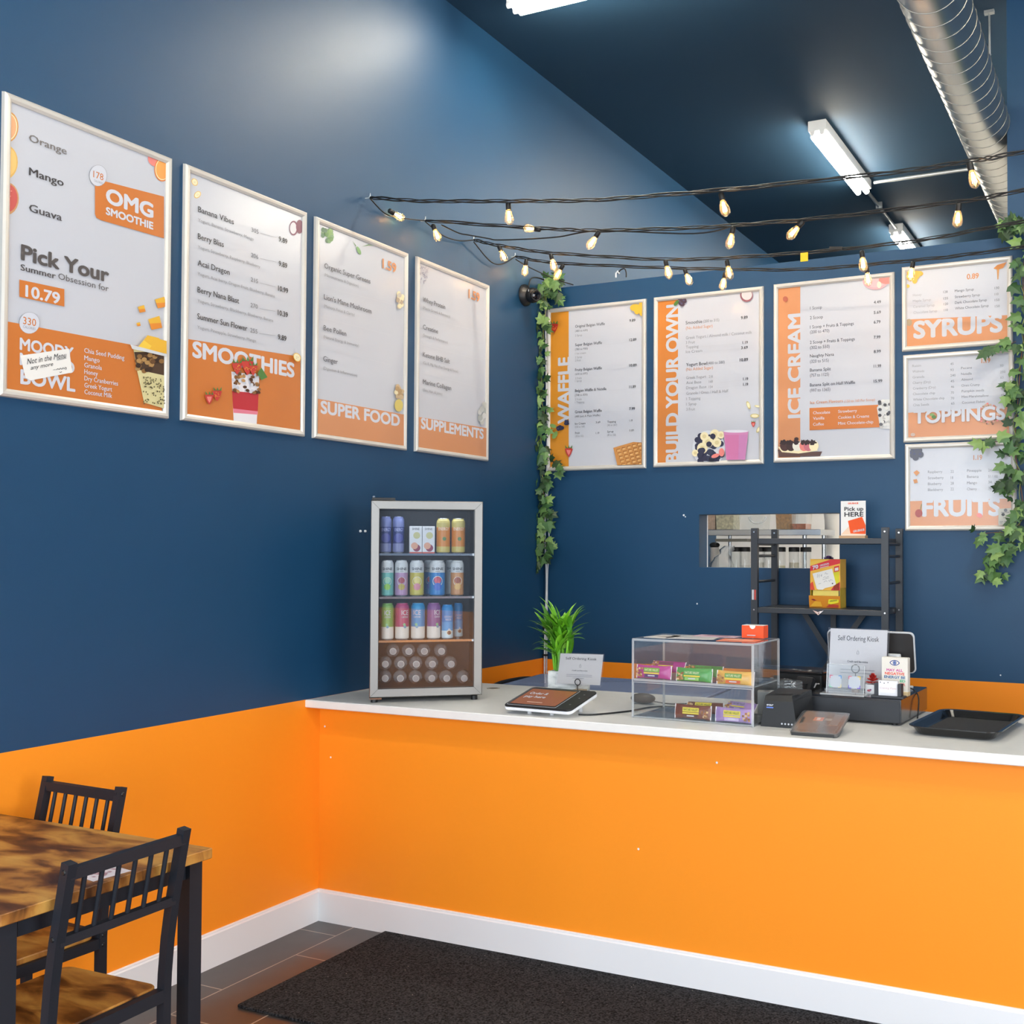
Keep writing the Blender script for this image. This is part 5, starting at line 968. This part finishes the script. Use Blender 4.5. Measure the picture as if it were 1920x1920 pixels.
for p0, p1 in ((a, a+dv*.105), (a+du*.144, a+du*.144+dv*.105), (a+dv*.105, a+du*.144+dv*.105)): mb.tube([p0, p1], .0016, ACRYE, 6)
mb.build('clear_panel', t); mb = MB()
for x, cl4 in ((.012, ('#c8607a', '#3d7fc0', '#7fbfa0', '#e0cf9a')), (.085, ('#cf6a80', '#e0c040', '#6a5ac0', '#6a4ac0'))):
    o = a+du*x+dv*.018+n*.0006; S_ = .046; mb.slab([o, o+du*S_, o+du*S_+dv*S_, o+dv*S_], n, .0003, P_('#b4bac2', .35))
    for (fx, fy), cc4 in zip(((0, 1), (1, 1), (0, 0), (1, 0)), cl4):
        q = o+du*(fx*S_)+dv*(fy*S_)+n*.0005; sx, sy = (1 if fx == 0 else -1), (1 if fy == 0 else -1); mm = P_(cc4)
        for w_, h_ in ((.012, .003), (.003, .012)): mb.slab([q, q+du*(sx*w_), q+du*(sx*w_)+dv*(sy*h_), q+dv*(sy*h_)][::1 if sx*sy > 0 else -1], n, .0003, mm)
mb.build('framed_card', t)
# big kiosk sign with screen behind
bl = Vector((2.096, 4.205, DT+.006)); du2 = rz(-.05) @ Vector((1, 0, 0)); top_ = Y(1555, 1178, 4.24).z; dv2 = Vector((0, .16, .987)).normalized(); H_ = (top_-DT-.006)/dv2.z; W_ = .226
sg = kiosk_sign('kiosk_sign', 'large clear stand Self Ordering Kiosk sign in front of the dark screen', bl+dv2*.004, bl+du2*W_+dv2*.004, bl+du2*W_+dv2*H_, bl+dv2*H_, None); mb = MB(); mb.rbox(bl+du2*W_/2+Vector((0, .0, -.003)), (W_+.01, .07, .005), .004, 0, ACRYE, rz(-.05)); mb.build('stand_base', sg)
cc = Y(1604, 1254, 4.15); mb = MB(); rc = [cc+Vector((math.cos(a)*.015, 0, math.sin(a)*.015)) for a in [k*2*math.pi/20 for k in range(21)]]; mb.tube(rc, .0022, BLK, 6, caps=False); mb.tube([cc-Vector((0, 0, .015)), Vector((cc.x, 4.15, DT+.012))], .002, BLK, 6); mb.lathe([(.016, 0), (.016, .012)], (cc.x, 4.15, DT), P_('#8a6a4a'), 14)
tag(mb.build('ring_clip_stand'), 'black ring clip stand behind the low acrylic card holder', 'clip stand')
t = thing('pos_screen', 'dark screen back with silver rim on a white stand behind the kiosk sign', 'monitor', (2.29, 4.36, DT)); R = rz(-.05) @ rx(.2); c = (Y(1552, 1176, 4.34)+Y(1716, 1250, 4.30))/2; c.y = 4.33
mb = MB(); mb.rbox(c+R @ Vector((-.0, 0, 0)), (.005, .005, .005), 0, 0, BLK)
mb = MB(); RX = R @ Matrix.Rotation(math.pi/2, 3, 'X'); hh = .165
mb.rbox(c+Vector((0, 0, -.018)), (.35, hh, .012), .02, .003, P_('#b9bcbf', .3), RX, 6); mb.build('rim', t); mb = MB(); mb.rbox(c+Vector((0, 0, -.018))+R @ Vector((0, -.0066, 0)), (.34, hh-.01, .002), .017, 0, mat('#2c2a2a', .4), RX, 6); mb.build('back_panel', t)
mb = MB(); mb.rbox(Vector((2.335, 4.29, DT+.07)), (.05, .03, .14), .012, .003, P_('#d9dadb', .4), rz(-.05)); mb.rbox(Vector((2.31, 4.33, DT+.005)), (.16, .11, .01), .01, .002, P_('#d9dadb', .4), rz(-.05)); mb.build('stand', t)
# flower pot, card holder, block sign
t = thing('flower_pot', 'tiny red artificial succulent in a white pot beside the sign holder', 'plant', (2.285, 4.14, DT)); mb = MB(); mb.rbox((2.285, 4.14, DT+.018), (.05, .04, .036), .003, .001, P_('#e6e6e8', .4), rz(-.05)); mb.build('pot', t)
mb = MB(); RDm = [P_('#b8332c', .5), P_('#d0483a', .5), P_('#a12a28', .5)]
for L_ in range(4):
    for k in range(9):
        az = k*.698+L_*.35; el = .15+L_*.38; d = Vector((math.cos(az)*math.cos(el), math.sin(az)*math.cos(el), math.sin(el))); sd = Vector((-math.sin(az), math.cos(az), 0)); p = Vector((2.285, 4.14, DT+.04+L_*.006)); ln = .03-L_*.003; nn = sd.cross(d)
        mb.add([p, p+d*ln*.6+sd*.0075+nn*.002, p+d*ln, p+d*ln*.6-sd*.0075+nn*.002, p+d*ln*.55-nn*.003], [(0, 1, 4), (1, 2, 4), (2, 3, 4), (3, 0, 4)], random.choice(RDm))
mb.build('flower', t)
mb = MB(); o = Vector((2.275, 4.1185, DT+.014)); mb.sphere(o, (.007, .0006, .004), P_('#b8555f')); mb.sphere(o+Vector((.006, 0, .003)), (.004, .0006, .003), P_('#7a3f6a')); mb.build('pot_print', t)
t = thing('card_holder', 'dark grey business card holder at front right of the cash drawer', 'card holder', (2.365, 4.055, DT)); hc = Vector((2.362, 4.058, DT)); R = rz(-.05); DG = P_('#2d3036', .5)
mb = MB(); mb.rbox(hc+Vector((0, 0, .004)), (.12, .05, .008), 0, .001, DG, R); mb.rbox(hc+R @ Vector((0, .014, 0))+Vector((0, 0, .02)), (.10, .005, .03), 0, 0, DG, R); mb.build('tray', t)
for s_ in (-1, 1): mb = MB(); mb.rbox(hc+R @ Vector((s_*.043, 0, 0))+Vector((0, 0, .03)), (.014, .03, .045), 0, .001, DG, R); mb.build('side_wall', t)
t = thing('business_cards', 'stack of white business cards standing in the dark card holder', 'business cards', hc+Vector((0, 0, .008))); mb = MB(); mb.rbox(hc+R @ Vector((0, -.003, 0))+Vector((0, 0, .035)), (.071, .012, .054), 0, 0, P_('#e6e6ea', .4), R); mb.build('cards', t)
mb = MB(); o = hc+R @ Vector((0, -.0094, 0))+Vector((0, 0, .032)); planetext(mb, 'Craving Paws', o, R @ Vector((1, 0, 0)), (0, 0, 1), .062, .007, P_('#c9a6a4'), align='c', shear=.2); paper_lines(mb, o, R @ Vector((1, 0, 0)), Vector((0, 0, 1)), Vector((0, -1, 0)), [(-.028, .028, -.016, .0012), (-.028, .028, -.021, .0012)], P_('#c4c4cc'))
for k in range(5): mb.sphere(o+Vector((-.028+k*.014, .0, .024-.003*(k % 2))), (.002, .0003, .002), P_('#4a4a52'), 8, 6)
mb.build('card_print', t)
t = thing('block_sign', 'upright quote block with a blue eye and multicolour lettering on the cash drawer', 'sign', (2.375, 4.14, DT)); R = rz(-.08); bc = Vector((2.372, 4.138, DT)); BW, BHt = .098, .142; du, dv = R @ Vector((1, 0, 0)), Vector((0, 0, 1)); n = R @ Vector((0, -1, 0))
mb = MB(); mb.rbox(bc+Vector((0, 0, BHt/2)), (BW, .03, BHt), 0, .002, P_('#e4ded2', .5), R); mb.build('block', t); mb = MB(); mb.rbox(bc+Vector((0, 0, .008)), (BW+.001, .034, .016), 0, .001, P_('#d3b98c', .6), R); mb.build('wood_foot', t)
mb = MB(); o = bc+n*.0156
for s_, z, w_, x, h, al in (('MAY ALL', .090, .062, 0, '#d04a9a', 'c'), ('NEGATIVE', .077, .074, 0, '#e0503a', 'c'), ('ENERGY BE', .064, .080, 0, '#2a6a9a', 'c'), ('ED', .051, .02, .04, '#4abf8a', 'r'), ('ER', .038, .02, .04, '#e07a70', 'r')): planetext(mb, s_, o+dv*z+du*x, du, dv, w_, .0095, P_(h), align=al, bold=.03)
ec = o+dv*.122
for q, (rx_, rz_, mm) in enumerate(((.019, .0105, P_('#27408a')), (.0155, .0075, P_('#e4ded2')), (.007, .007, P_('#27408a')), (.005, .005, P_('#7f98cc')), (.0025, .0025, P_('#1c2c60')))):
    pts = [ec+n*(.0002*q)+du*(rx_*math.cos(a))+dv*(rz_*math.sin(a)*(abs(math.sin(a))**.4 if q < 2 else 1)) for a in [k*2*math.pi/24 for k in range(24)]]; mb.poly(pts, mm)
for k in range(7):
    for s_ in (-1, 1): a = math.radians(s_*(40+k*16.6)); p = ec+du*(.02*math.cos(a))+dv*(.0155*math.sin(a)); mb.tube([p, p+du*(.003*math.cos(a))+dv*(.003*math.sin(a))], .0004, P_('#d9a08a'), 4)
mb.build('print', t)
# ---- tray
t = thing('serving_tray', 'black plastic serving tray with rounded corners at right end of the counter', 'tray', (2.64, 4.06, ZT)); TR = mat('#141414', .18, coat=.5, name='tray_plastic'); R = rz(-.09); c = Vector((2.643, 4.07, ZT))
def rr_(w_, d_, r, z): return [c+R @ Vector((sx*(w_/2-r)+r*math.cos(a0+k*math.pi/12), sy*(d_/2-r)+r*math.sin(a0+k*math.pi/12), z)) for sx, sy, a0 in ((1, 1, 0), (-1, 1, math.pi/2), (-1, -1, math.pi), (1, -1, 1.5*math.pi)) for k in range(7)]
mb = MB(); mb.loft([rr_(.245, .42, .03, .0), rr_(.265, .44, .04, .006), rr_(.295, .47, .05, .028), rr_(.314, .49, .055, .03), rr_(.314, .49, .055, .026+.007), rr_(.288, .463, .045, .031), rr_(.258, .433, .035, .0085), rr_(.247, .422, .03, .007)], TR, smooth=False); mb.build('tray_body', t)
mb = MB(); mb.loft([rr_(.24, .415, .028, .0072), rr_(.24, .415, .028, .0078)], mat('#232323', .6, bump=.6, bscale=300)); mb.build('tray_base', t)
# ================================================================== behind the counter: display freezer and rack
t = thing('display_freezer', 'low freezer with blue tinted clear lids behind the counter', 'freezer', (1.1, 4.95, 0)); mb = MB(); mb.box((1.1, 4.90, .43), (1.75, .60, .86), P_('#c9cdd2', .4), bev=.01); mb.build('cabinet', t)
LDG = mat('#a3aed2', .1, coat=.6, name='freezer_lid'); 
for i in range(3): mb = MB(); mb.rbox((.53+i*.57, 4.90, .90+.008*(i % 2)), (.56, .56, .014), .02, .003, LDG, rx(.03)); mb.build('lid', t)
mb = MB(); mb.rbox((1.1, 4.615, .875), (1.74, .03, .03), 0, .004, P_('#7f8894', .3)); mb.rbox((1.1, 5.185, .88), (1.74, .03, .05), 0, .004, P_('#7f8894', .3)); mb.build('rail', t)
mb = MB(); mb.tube(smoothpath([(.225, 4.62, .87), (.215, 4.8, .9), (.215, 5.05, .9), (.225, 5.18, .88)]), .012, BLK, 8); mb.build('edge_bumper', t)
RK = mat('#2c3036', .4, spec=.5, name='rack_steel'); RX0, RX1, RY0, RY1, RTOP = 1.44, 2.095, 5.25, 5.58, 1.70
t = thing('storage_rack', 'dark grey metal storage rack standing against the back partition', 'rack', (1.77, 5.41, 0))
for x in (RX0, RX1):
    for y in (RY0, RY1): mb = MB(); mb.box((x, y, RTOP/2), (.034, .026, RTOP), RK, bev=.002); mb.build('post', t)
for z in (1.648, 1.302, .86, .35): mb = MB(); mb.box(((RX0+RX1)/2, (RY0+RY1)/2, z-.014), (RX1-RX0-.03, RY1-RY0+.01, .028), RK, bev=.002); mb.build('shelf', t)
for x in (RX0, RX1):
    for z in (1.56, 1.43, 1.62): mb = MB(); mb.tube([(x, RY0, z), (x, RY1, z)], .007, RK, 8); mb.build('rung', t)
for a, b in (((1.594, RY1-.02, 1.28), (1.86, RY1-.02, .87)), ((1.93, RY1-.02, 1.28), (1.64, RY1-.02, .87)), ((1.755, RY1, 1.29), (1.755, RY1, .36))): mb = MB(); mb.bar(a, b, .028, .008, RK, side=(1, 0, 0)); mb.build('brace', t)
for x in (RX0, RX1):
    for y in (RY0, RY1):
        for z in (1.68, 1.29): mb = MB(); mb.lathe([(.006, 0), (.004, .003)], (x, y-.0135, z), CHROME, 10, rx(math.pi/2)); mb.build('bolt', t)
mb = MB(); p = Y(1534, 1142, RY0-.012); p.y = 5.24; mb.slab([p+Vector((-.028, 0, -.006)), p+Vector((0, 0, -.03)), p+Vector((.028, 0, -.006)), p+Vector((0, 0, -.014))], (0, -1, 0), .003, CHROME); mb.lathe([(.006, 0), (.004, .004)], p+Vector((0, -.003, -.018)), CHROME, 10, rx(math.pi/2)); mb.build('wing_bolt', t)
mb = MB(); p = Y(1408, 1115, RY0-.0135); mb.box((RX0-.006, RY0-.0136, p.z), (.010, .001, .05), P_('#c9c9cc')); mb.box((RX0+.006, RY0-.0136, p.z), (.008, .001, .05), P_('#c24a40')); mb.build('sticker', t)
# pick-up sign on the rack top
t = thing('pickup_sign', 'white Pick up HERE card with orange square on the rack top', 'sign', (1.90, 5.42, 1.648)); c = Vector((1.899, 5.42, 1.648)); RS = rz(-.12); du, dv, n = RS @ Vector((1, 0, 0)), Vector((0, 0, 1)), RS @ Vector((0, -1, 0)); SW, SH_ = .130, .185
mb = MB(); mb.rbox(c+Vector((0, 0, SH_/2+.004)), (SW, .004, SH_), 0, 0, P_('#f1efec', .4), RS); o = c+n*.0024+Vector((0, 0, .004)); PO = P_('#f05a22', .4)
mb.poly([o+n*.0001+du*(-SW/2)+dv*.016, o+n*.0001+du*.06+dv*.016, o+n*.0001+du*.06+dv*.05, o+n*.0001+du*(-.01)+dv*.07], P_('#f3d6bc'))
sq = [(-.012, .025), (.064, .018), (.066, .085), (.048, .102), (-.025, .088)]; mb.poly([o+n*.0003+du*x+dv*y for x, y in ((-.014, .022), (.065, .019), (.065, .062), (.047, .105), (-.027, .085))], PO)
planetext(mb, 'GRUBHUB', o+n*.0006+du*.0+dv*.0265, (du+dv*.16).normalized(), dv, .06, .011, WH, bold=.04); planetext(mb, 'GRUBHUB', o+n*.0003+dv*.169, du, dv, .055, .008, PO, align='c', bold=.03); planetext(mb, 'Pick up', o+n*.0003+du*.004+dv*.136, du, dv, .10, .019, DK, align='c', bold=.025); planetext(mb, 'HERE', o+n*.0003+du*.004+dv*.107, du, dv, .10, .022, DK, align='c', bold=.025); mb.build('card', t)
mb = MB(); mb.rbox(c+Vector((0, 0, .008)), (SW+.006, .04, .016), 0, .001, P_('#d8b28c', .6), RS); mb.build('wood_foot', t)
# sauce packet dispenser on the middle shelf
t = thing('packet_dispenser', 'red and yellow box of sauce packets with a handwritten note on the rack shelf', 'box', (1.77, 5.4, 1.302)); RB_ = rz(-.10); c = Vector((1.773, 5.41, 1.302)); DW, DD, DH = .158, .085, .243; du, dv, n = RB_ @ Vector((1, 0, 0)), Vector((0, 0, 1)), RB_ @ Vector((0, -1, 0)); YB_, RE_ = P_('#eebd3c', .4), P_('#d8353a', .4)
mb = MB()
mb.rbox(c+Vector((0, 0, .165)), (DW, DD, .156), 0, .001, P_('#f0b948', .4), RB_); mb.rbox(c+RB_ @ Vector((0, DD/2-.003, 0))+Vector((0, 0, .05)), (DW, .006, .1), 0, 0, YB_, RB_)
for s_ in (-1, 1): mb.rbox(c+RB_ @ Vector((s_*(DW/2-.001), 0, 0))+Vector((0, 0, .05)), (.002, DD, .1), 0, 0, P_('#c9a832', .4), RB_)
mb.rbox(c+RB_ @ Vector((0, -DD/2-.006, 0))+Vector((0, 0, .03)), (DW+.006, .004, .06), 0, 0, P_('#d98a22', .4), RB_ @ rx(.12)); mb.rbox(c+Vector((0, 0, .002)), (DW, DD, .004), 0, 0, YB_, RB_); mb.build('carton', t)
mb = MB(); o = c+n*(DD/2+.0006)
def dp(pts, m, q=0): mb.poly([o+n*q+du*x+dv*y for x, y in pts], m)
dp([(-.079, .185), (.079, .225), (.079, .241), (-.02, .241), (-.079, .228)], P_('#ecc352'), .0001); dp([(-.079, .182), (.079, .222), (.079, .242), (.03, .242), (-.079, .208)], RE_, .0002); dp([(.045, .088), (.074, .09), (.074, .19), (.045, .18)], P_('#d9d02e'), .0001); dp([(-.079, .088), (-.079, .12), (-.065, .13), (-.055, .088)], P_('#e0503a'), .0001); dp([(.03, .088), (.078, .088), (.078, .13), (.05, .115)], P_('#d8404a'), .0001); dp([(.048, .178), (.074, .184), (.074, .212), (.048, .206)], RE_, .0003); dp([(.052, .184), (.07, .188), (.07, .203), (.052, .199)], P_('#e6dcd6'), .0004)
planetext(mb, '70', o+n*.0006+du*-.066+dv*.190, (du+dv*.27).normalized(), (dv-du*.1).normalized(), .033, .018, WH, bold=.05); planetext(mb, 'ORIGINAL', o+n*.0006+du*-.027+dv*.205, (du+dv*.27).normalized(), (dv-du*.1).normalized(), .052, .009, WH, bold=.03); dp([(-.027, .197), (.02, .2085), (.02, .2115), (-.027, .2)], WH, .0006)
of = c+n*(DD/2+.0118); qd = lambda pts, m, q: mb.poly([of+n*(q-y*.12)+du*x+dv*y for x, y in pts], m)
qd([(-.06, .045), (-.04, .036), (-.055, .034), (-.07, .04)], P_('#8a1f24'), .003); qd([(.02, .022), (.035, .018), (.075, .028), (.075, .052), (.022, .042)], P_('#e8dc2c'), .003); qd([(-.075, .006), (-.01, .006), (-.02, .03), (-.05, .032)], P_('#e0a62a'), .002); qd([(.01, .004), (.075, .004), (.075, .016), (.03, .02)], P_('#b03a22'), .002); planetext(mb, 'ORIGINAL', of+n*.0035+du*.03+dv*.031, (du+dv*.15).normalized(), dv, .04, .006, DK, bold=.02); mb.build('carton_print', t)
for k in range(3):
    mb = MB(); mb.rbox(c+RB_ @ Vector((0, -.035+k*.018, 0))+Vector((0, 0, .048)), (.135, .006, .086-.0*k), 0, .001, P_(('#e6d36a', '#e9e4e0', '#dfd9d6')[k], .4), RB_ @ rx(-.1+.05*k)); tag(mb.build('sauce_packet'), ('yellow sauce packet, front one in the dispenser mouth', 'white sauce packet, middle one in the dispenser mouth', 'white sauce packet, rear one in the dispenser mouth')[k], 'sauce packet', 'sauce packets in the dispenser')
mb = MB(); o2 = o+n*.0012; pg = [(-.066, .17), (.038, .196), (.058, .118), (.04, .108), (.0, .098), (-.012, .09), (-.034, .09), (-.044, .095)]; mb.slab([o2+du*x+dv*y for x, y in pg], n, .0006, NOTE)
for pts in (((-.04, .15), (-.038, .168), (-.03, .15), (-.028, .166)), ((-.022, .158), (-.015, .168), (-.018, .156)), ((0, .168), (.004, .176), (.01, .168), (.016, .172)), ((-.01, .148), (0, .156), (.006, .15), (.02, .158)), ((-.012, .14), (.022, .15)), ((-.005, .128), (.006, .136), (.012, .13)), ((.018, .138), (.024, .132), (.03, .142), (.04, .138)), ((-.034, .118), (-.02, .122))): mb.tube([o2+n*.001+du*x+dv*y for x, y in pts], .0007, P_('#4a4a55'), 4)
mb.sphere(o2+n*.0008+du*.04+dv*.122, (.004, .0006, .003), INK, 8, 6); tag(mb.build('handwritten_note'), 'handwritten white note on the front of the sauce packet box', 'note')

# ================================================================== kitchen seen through the pass-through
SS = mat('#c6cbd0', .22, metal=1, name='stainless'); 
t = thing('kitchen_shelf', 'stainless steel overshelf seen through the partition opening', 'shelf', (1.02, 6.75, 0)); KY = 6.6
mb = MB(); mb.box((1.04, KY+.16, 1.702), (.74, .34, .036), SS, bev=.002); mb.build('shelf_deck', t)
for x in (1.26, 1.385): mb = MB(); mb.tube([(x, KY+.16, 1.402), (x, KY+.16, 1.69)], .014, SS, 10); mb.build('post', t)
for x in (.72,): mb = MB(); mb.tube([(x, KY+.26, 1.402), (x, KY+.26, 1.69)], .012, SS, 10); mb.build('post', t)
mb = MB(); mb.box((.77, KY+.24, 1.655), (.22, .2, .018), P_('#8f8a80', .4)); mb.build('under_ledge', t)
mb = MB(); mb.box((.93, KY+.13, 1.385), (1.0, .32, .03), SS, bev=.003); mb.box((.93, KY+.13, .685), (.96, .30, 1.37), P_('#c9c9c7', .4)); tag(mb.build('prep_table'), 'steel kitchen work table under the jars behind the opening', 'table')
KX = lambda x, y, d=0: Y(x, y, KY+d)
JG = glass('#f8fafa', 1.45, .02, 1.6, .10, 'jar_clear'); ZJ = 1.402
for i, (px, fill, lb) in enumerate(((1381, '#d9d6d0', 'leftmost clear jar with black lid behind the plastic bag'), (1397, '#e2dfda', 'second black lidded jar in the kitchen row'), (1424, '#d6d2c8', 'third black lidded jar, behind the rack left post'), (1442, '#cfcabb', 'fourth black lidded jar, behind the rack rear post'), (1463, '#c9c39a', 'fifth black lidded jar with pale yellow contents'), (1489, '#c4bda8', 'sixth black lidded jar, right of the pale yellow one'), (1511, '#dcdad6', 'rightmost black lidded jar in the kitchen row'))):
    p = KX(px, 1045, .1); x = p.x; t = thing('storage_jar', lb, 'jar', (x, KY+.1, ZJ), 0, 'black lidded jars in the kitchen'); r = .033
    mb = MB(); mb.lathe([(r, 0), (r, .175), (r*.95, .182)], (x, KY+.1, ZJ), JG, 20, caps=False); mb.build('jar_body', t); mb = MB(); mb.lathe([(r*1.06, .178), (r*1.06, .205), (r*.9, .208)], (x, KY+.1, ZJ), BLK, 20); mb.build('lid', t); mb = MB(); mb.lathe([(r*.92, .002), (r*.92, .07+.02*(i % 3))], (x, KY+.1, ZJ), P_(fill, .8), 18); mb.build('contents', t)
mb = MB(); pb = KX(1352, 1045, -.02); rings = []
for z, r in ((0, .075), (.05, .085), (.1, .075), (.14, .05), (.165, .03), (.19, .045), (.215, .03)): rings.append([Vector((pb.x+r*(1+.18*math.sin(k*2.3+z*40))*math.cos(k*2*math.pi/20)+(.05 if z > .15 else 0)*(z-.14)/.075, KY-.0+r*.7*(1+.18*math.sin(k*1.7+z*30))*math.sin(k*2*math.pi/20), ZJ+z)) for k in range(20)])
mb.loft(rings, glass('#f8fafb', 1.45, .12, 2.5, .22, 'bag_plastic'), smooth=True); tag(mb.build('plastic_bag'), 'crumpled clear plastic bag at left behind the partition opening', 'bag')
p = KX(1340, 1022, .2); mb = MB(); mb.sphere(p, (.036, .03, .02), BLK, 14, 8); mb.tube([p-Vector((0, 0, .015)), Vector((p.x, p.y, ZJ))], .03, P_('#d9d6d2'), 10); tag(mb.build('black_pump'), 'black topped dispenser behind the plastic bag in the kitchen', 'dispenser')
ZK = 1.7205
def bin_(x0, x1, y, hgt, fillc, fh, lb, tap=.85, lidw=True, var=.2):
    c = Vector(((x0+x1)/2, y, ZK)); w_ = (x1-x0); t = thing('food_bin', lb, 'food container', c, 0, 'food containers on the kitchen shelf')
    def rg(s_, z): return [c+Vector((sx*w_/2*s_, sy*.075*s_, z)) for sx, sy in ((1, 1), (-1, 1), (-1, -1), (1, -1))]
    mb = MB(); mb.loft([rg(tap, 0), rg(1, hgt)], JG, cap1=False); mb.tube(rg(1.0, hgt)+[rg(1.0, hgt)[0]], .004, ACRYE, 6); mb.build('bin_body', t)
    if fillc: mb = MB(); f = fh/hgt; mb.loft([rg(tap*.97, .003), rg((tap+(1-tap)*f)*.97, fh)], mat(fillc, .9, var=var, vscale=60, bump=.8, bscale=80)); mb.build('contents', t)
def kx(px): return KX(px, 985, .08).x
bin_(kx(1328), kx(1349), KY+.08, .22, '#d9b9a0', .16, 'pinkish food bin at far left on the kitchen shelf'); bin_(kx(1349), kx(1386), KY+.06, .24, '#cfc9a8', .20, 'bin of pale oats flecked with green on the kitchen shelf', var=.35); bin_(kx(1390), kx(1440), KY+.08, .2, None, 0, 'empty clear tub with rounded lid on the kitchen shelf'); bin_(kx(1459), kx(1488), KY+.08, .24, '#a9793c', .22, 'bin of brown granola on the kitchen shelf', var=.4); bin_(kx(1489), kx(1518), KY+.08, .2, '#a8572a', .035, 'clear bin with a little red brown crumble on the kitchen shelf', var=.4)
mb = MB(); p = KX(1420, 978, .0); pts = [p+Vector((.055*math.cos(a), 0, .04*math.sin(a)+.03)) for a in [math.pi*1.0+math.pi*k/14 for k in range(15)]]; mb.tube(pts, .006, ACRYE, 8); tag(mb.build('tub_handle'), 'curved clear lid edge leaning on the empty kitchen tub', 'lid')
t = thing('white_canister', 'tall white canister at right behind the partition opening', 'canister', (KX(1562, 1000, .45).x, KY+.45, 0)); q = KX(1562, 1000, .45).x
mb = MB(); mb.lathe([(.05, 1.50), (.055, 1.78), (.06, 1.84)], (q, KY+.45, 0), P_('#e4e2de', .4), 24); mb.build('body', t); mb = MB(); mb.lathe([(.063, 1.83), (.063, 1.86), (.05, 1.87)], (q, KY+.45, 0), P_('#eceae6', .4), 24); mb.build('lid', t)
mb = MB(); mb.box((q, KY+.45, .75), (.2, .3, 1.5), WALLW); tag(mb.build('kitchen_pedestal'), 'white pedestal cabinet under the tall canister', 'cabinet')
def cluster(c, r, n, lab, cat, nm):
    mb = MB(); AM = [P_('#4a2f5e', .2), P_('#6a4a86', .2), P_('#2e1e3e', .2)]; mb.sphere(c, (r*.9, r*.6, r*.9), AM[2], 12, 8)
    for k in range(n):
        a, b = random.uniform(0, 6.28), random.uniform(-.3, 1.5); d = Vector((math.cos(a)*math.cos(b), math.sin(a)*math.cos(b)*.7, math.sin(b))); R = d.to_track_quat('Z', 'Y').to_matrix(); mb.lathe([(r*.14, r*.5), (r*.13, r*.85), (.0005, r*1.08)], c, random.choice(AM), 6, R, smooth=False)
    tag(mb.build(nm), lab, cat)
p = Y(1556, 1042, YB+.1); cluster(Vector((p.x, YB+.08, 1.493+.03)), .036, 60, 'dark purple amethyst geode on the opening sill behind the packet box', 'crystal', 'amethyst_geode')
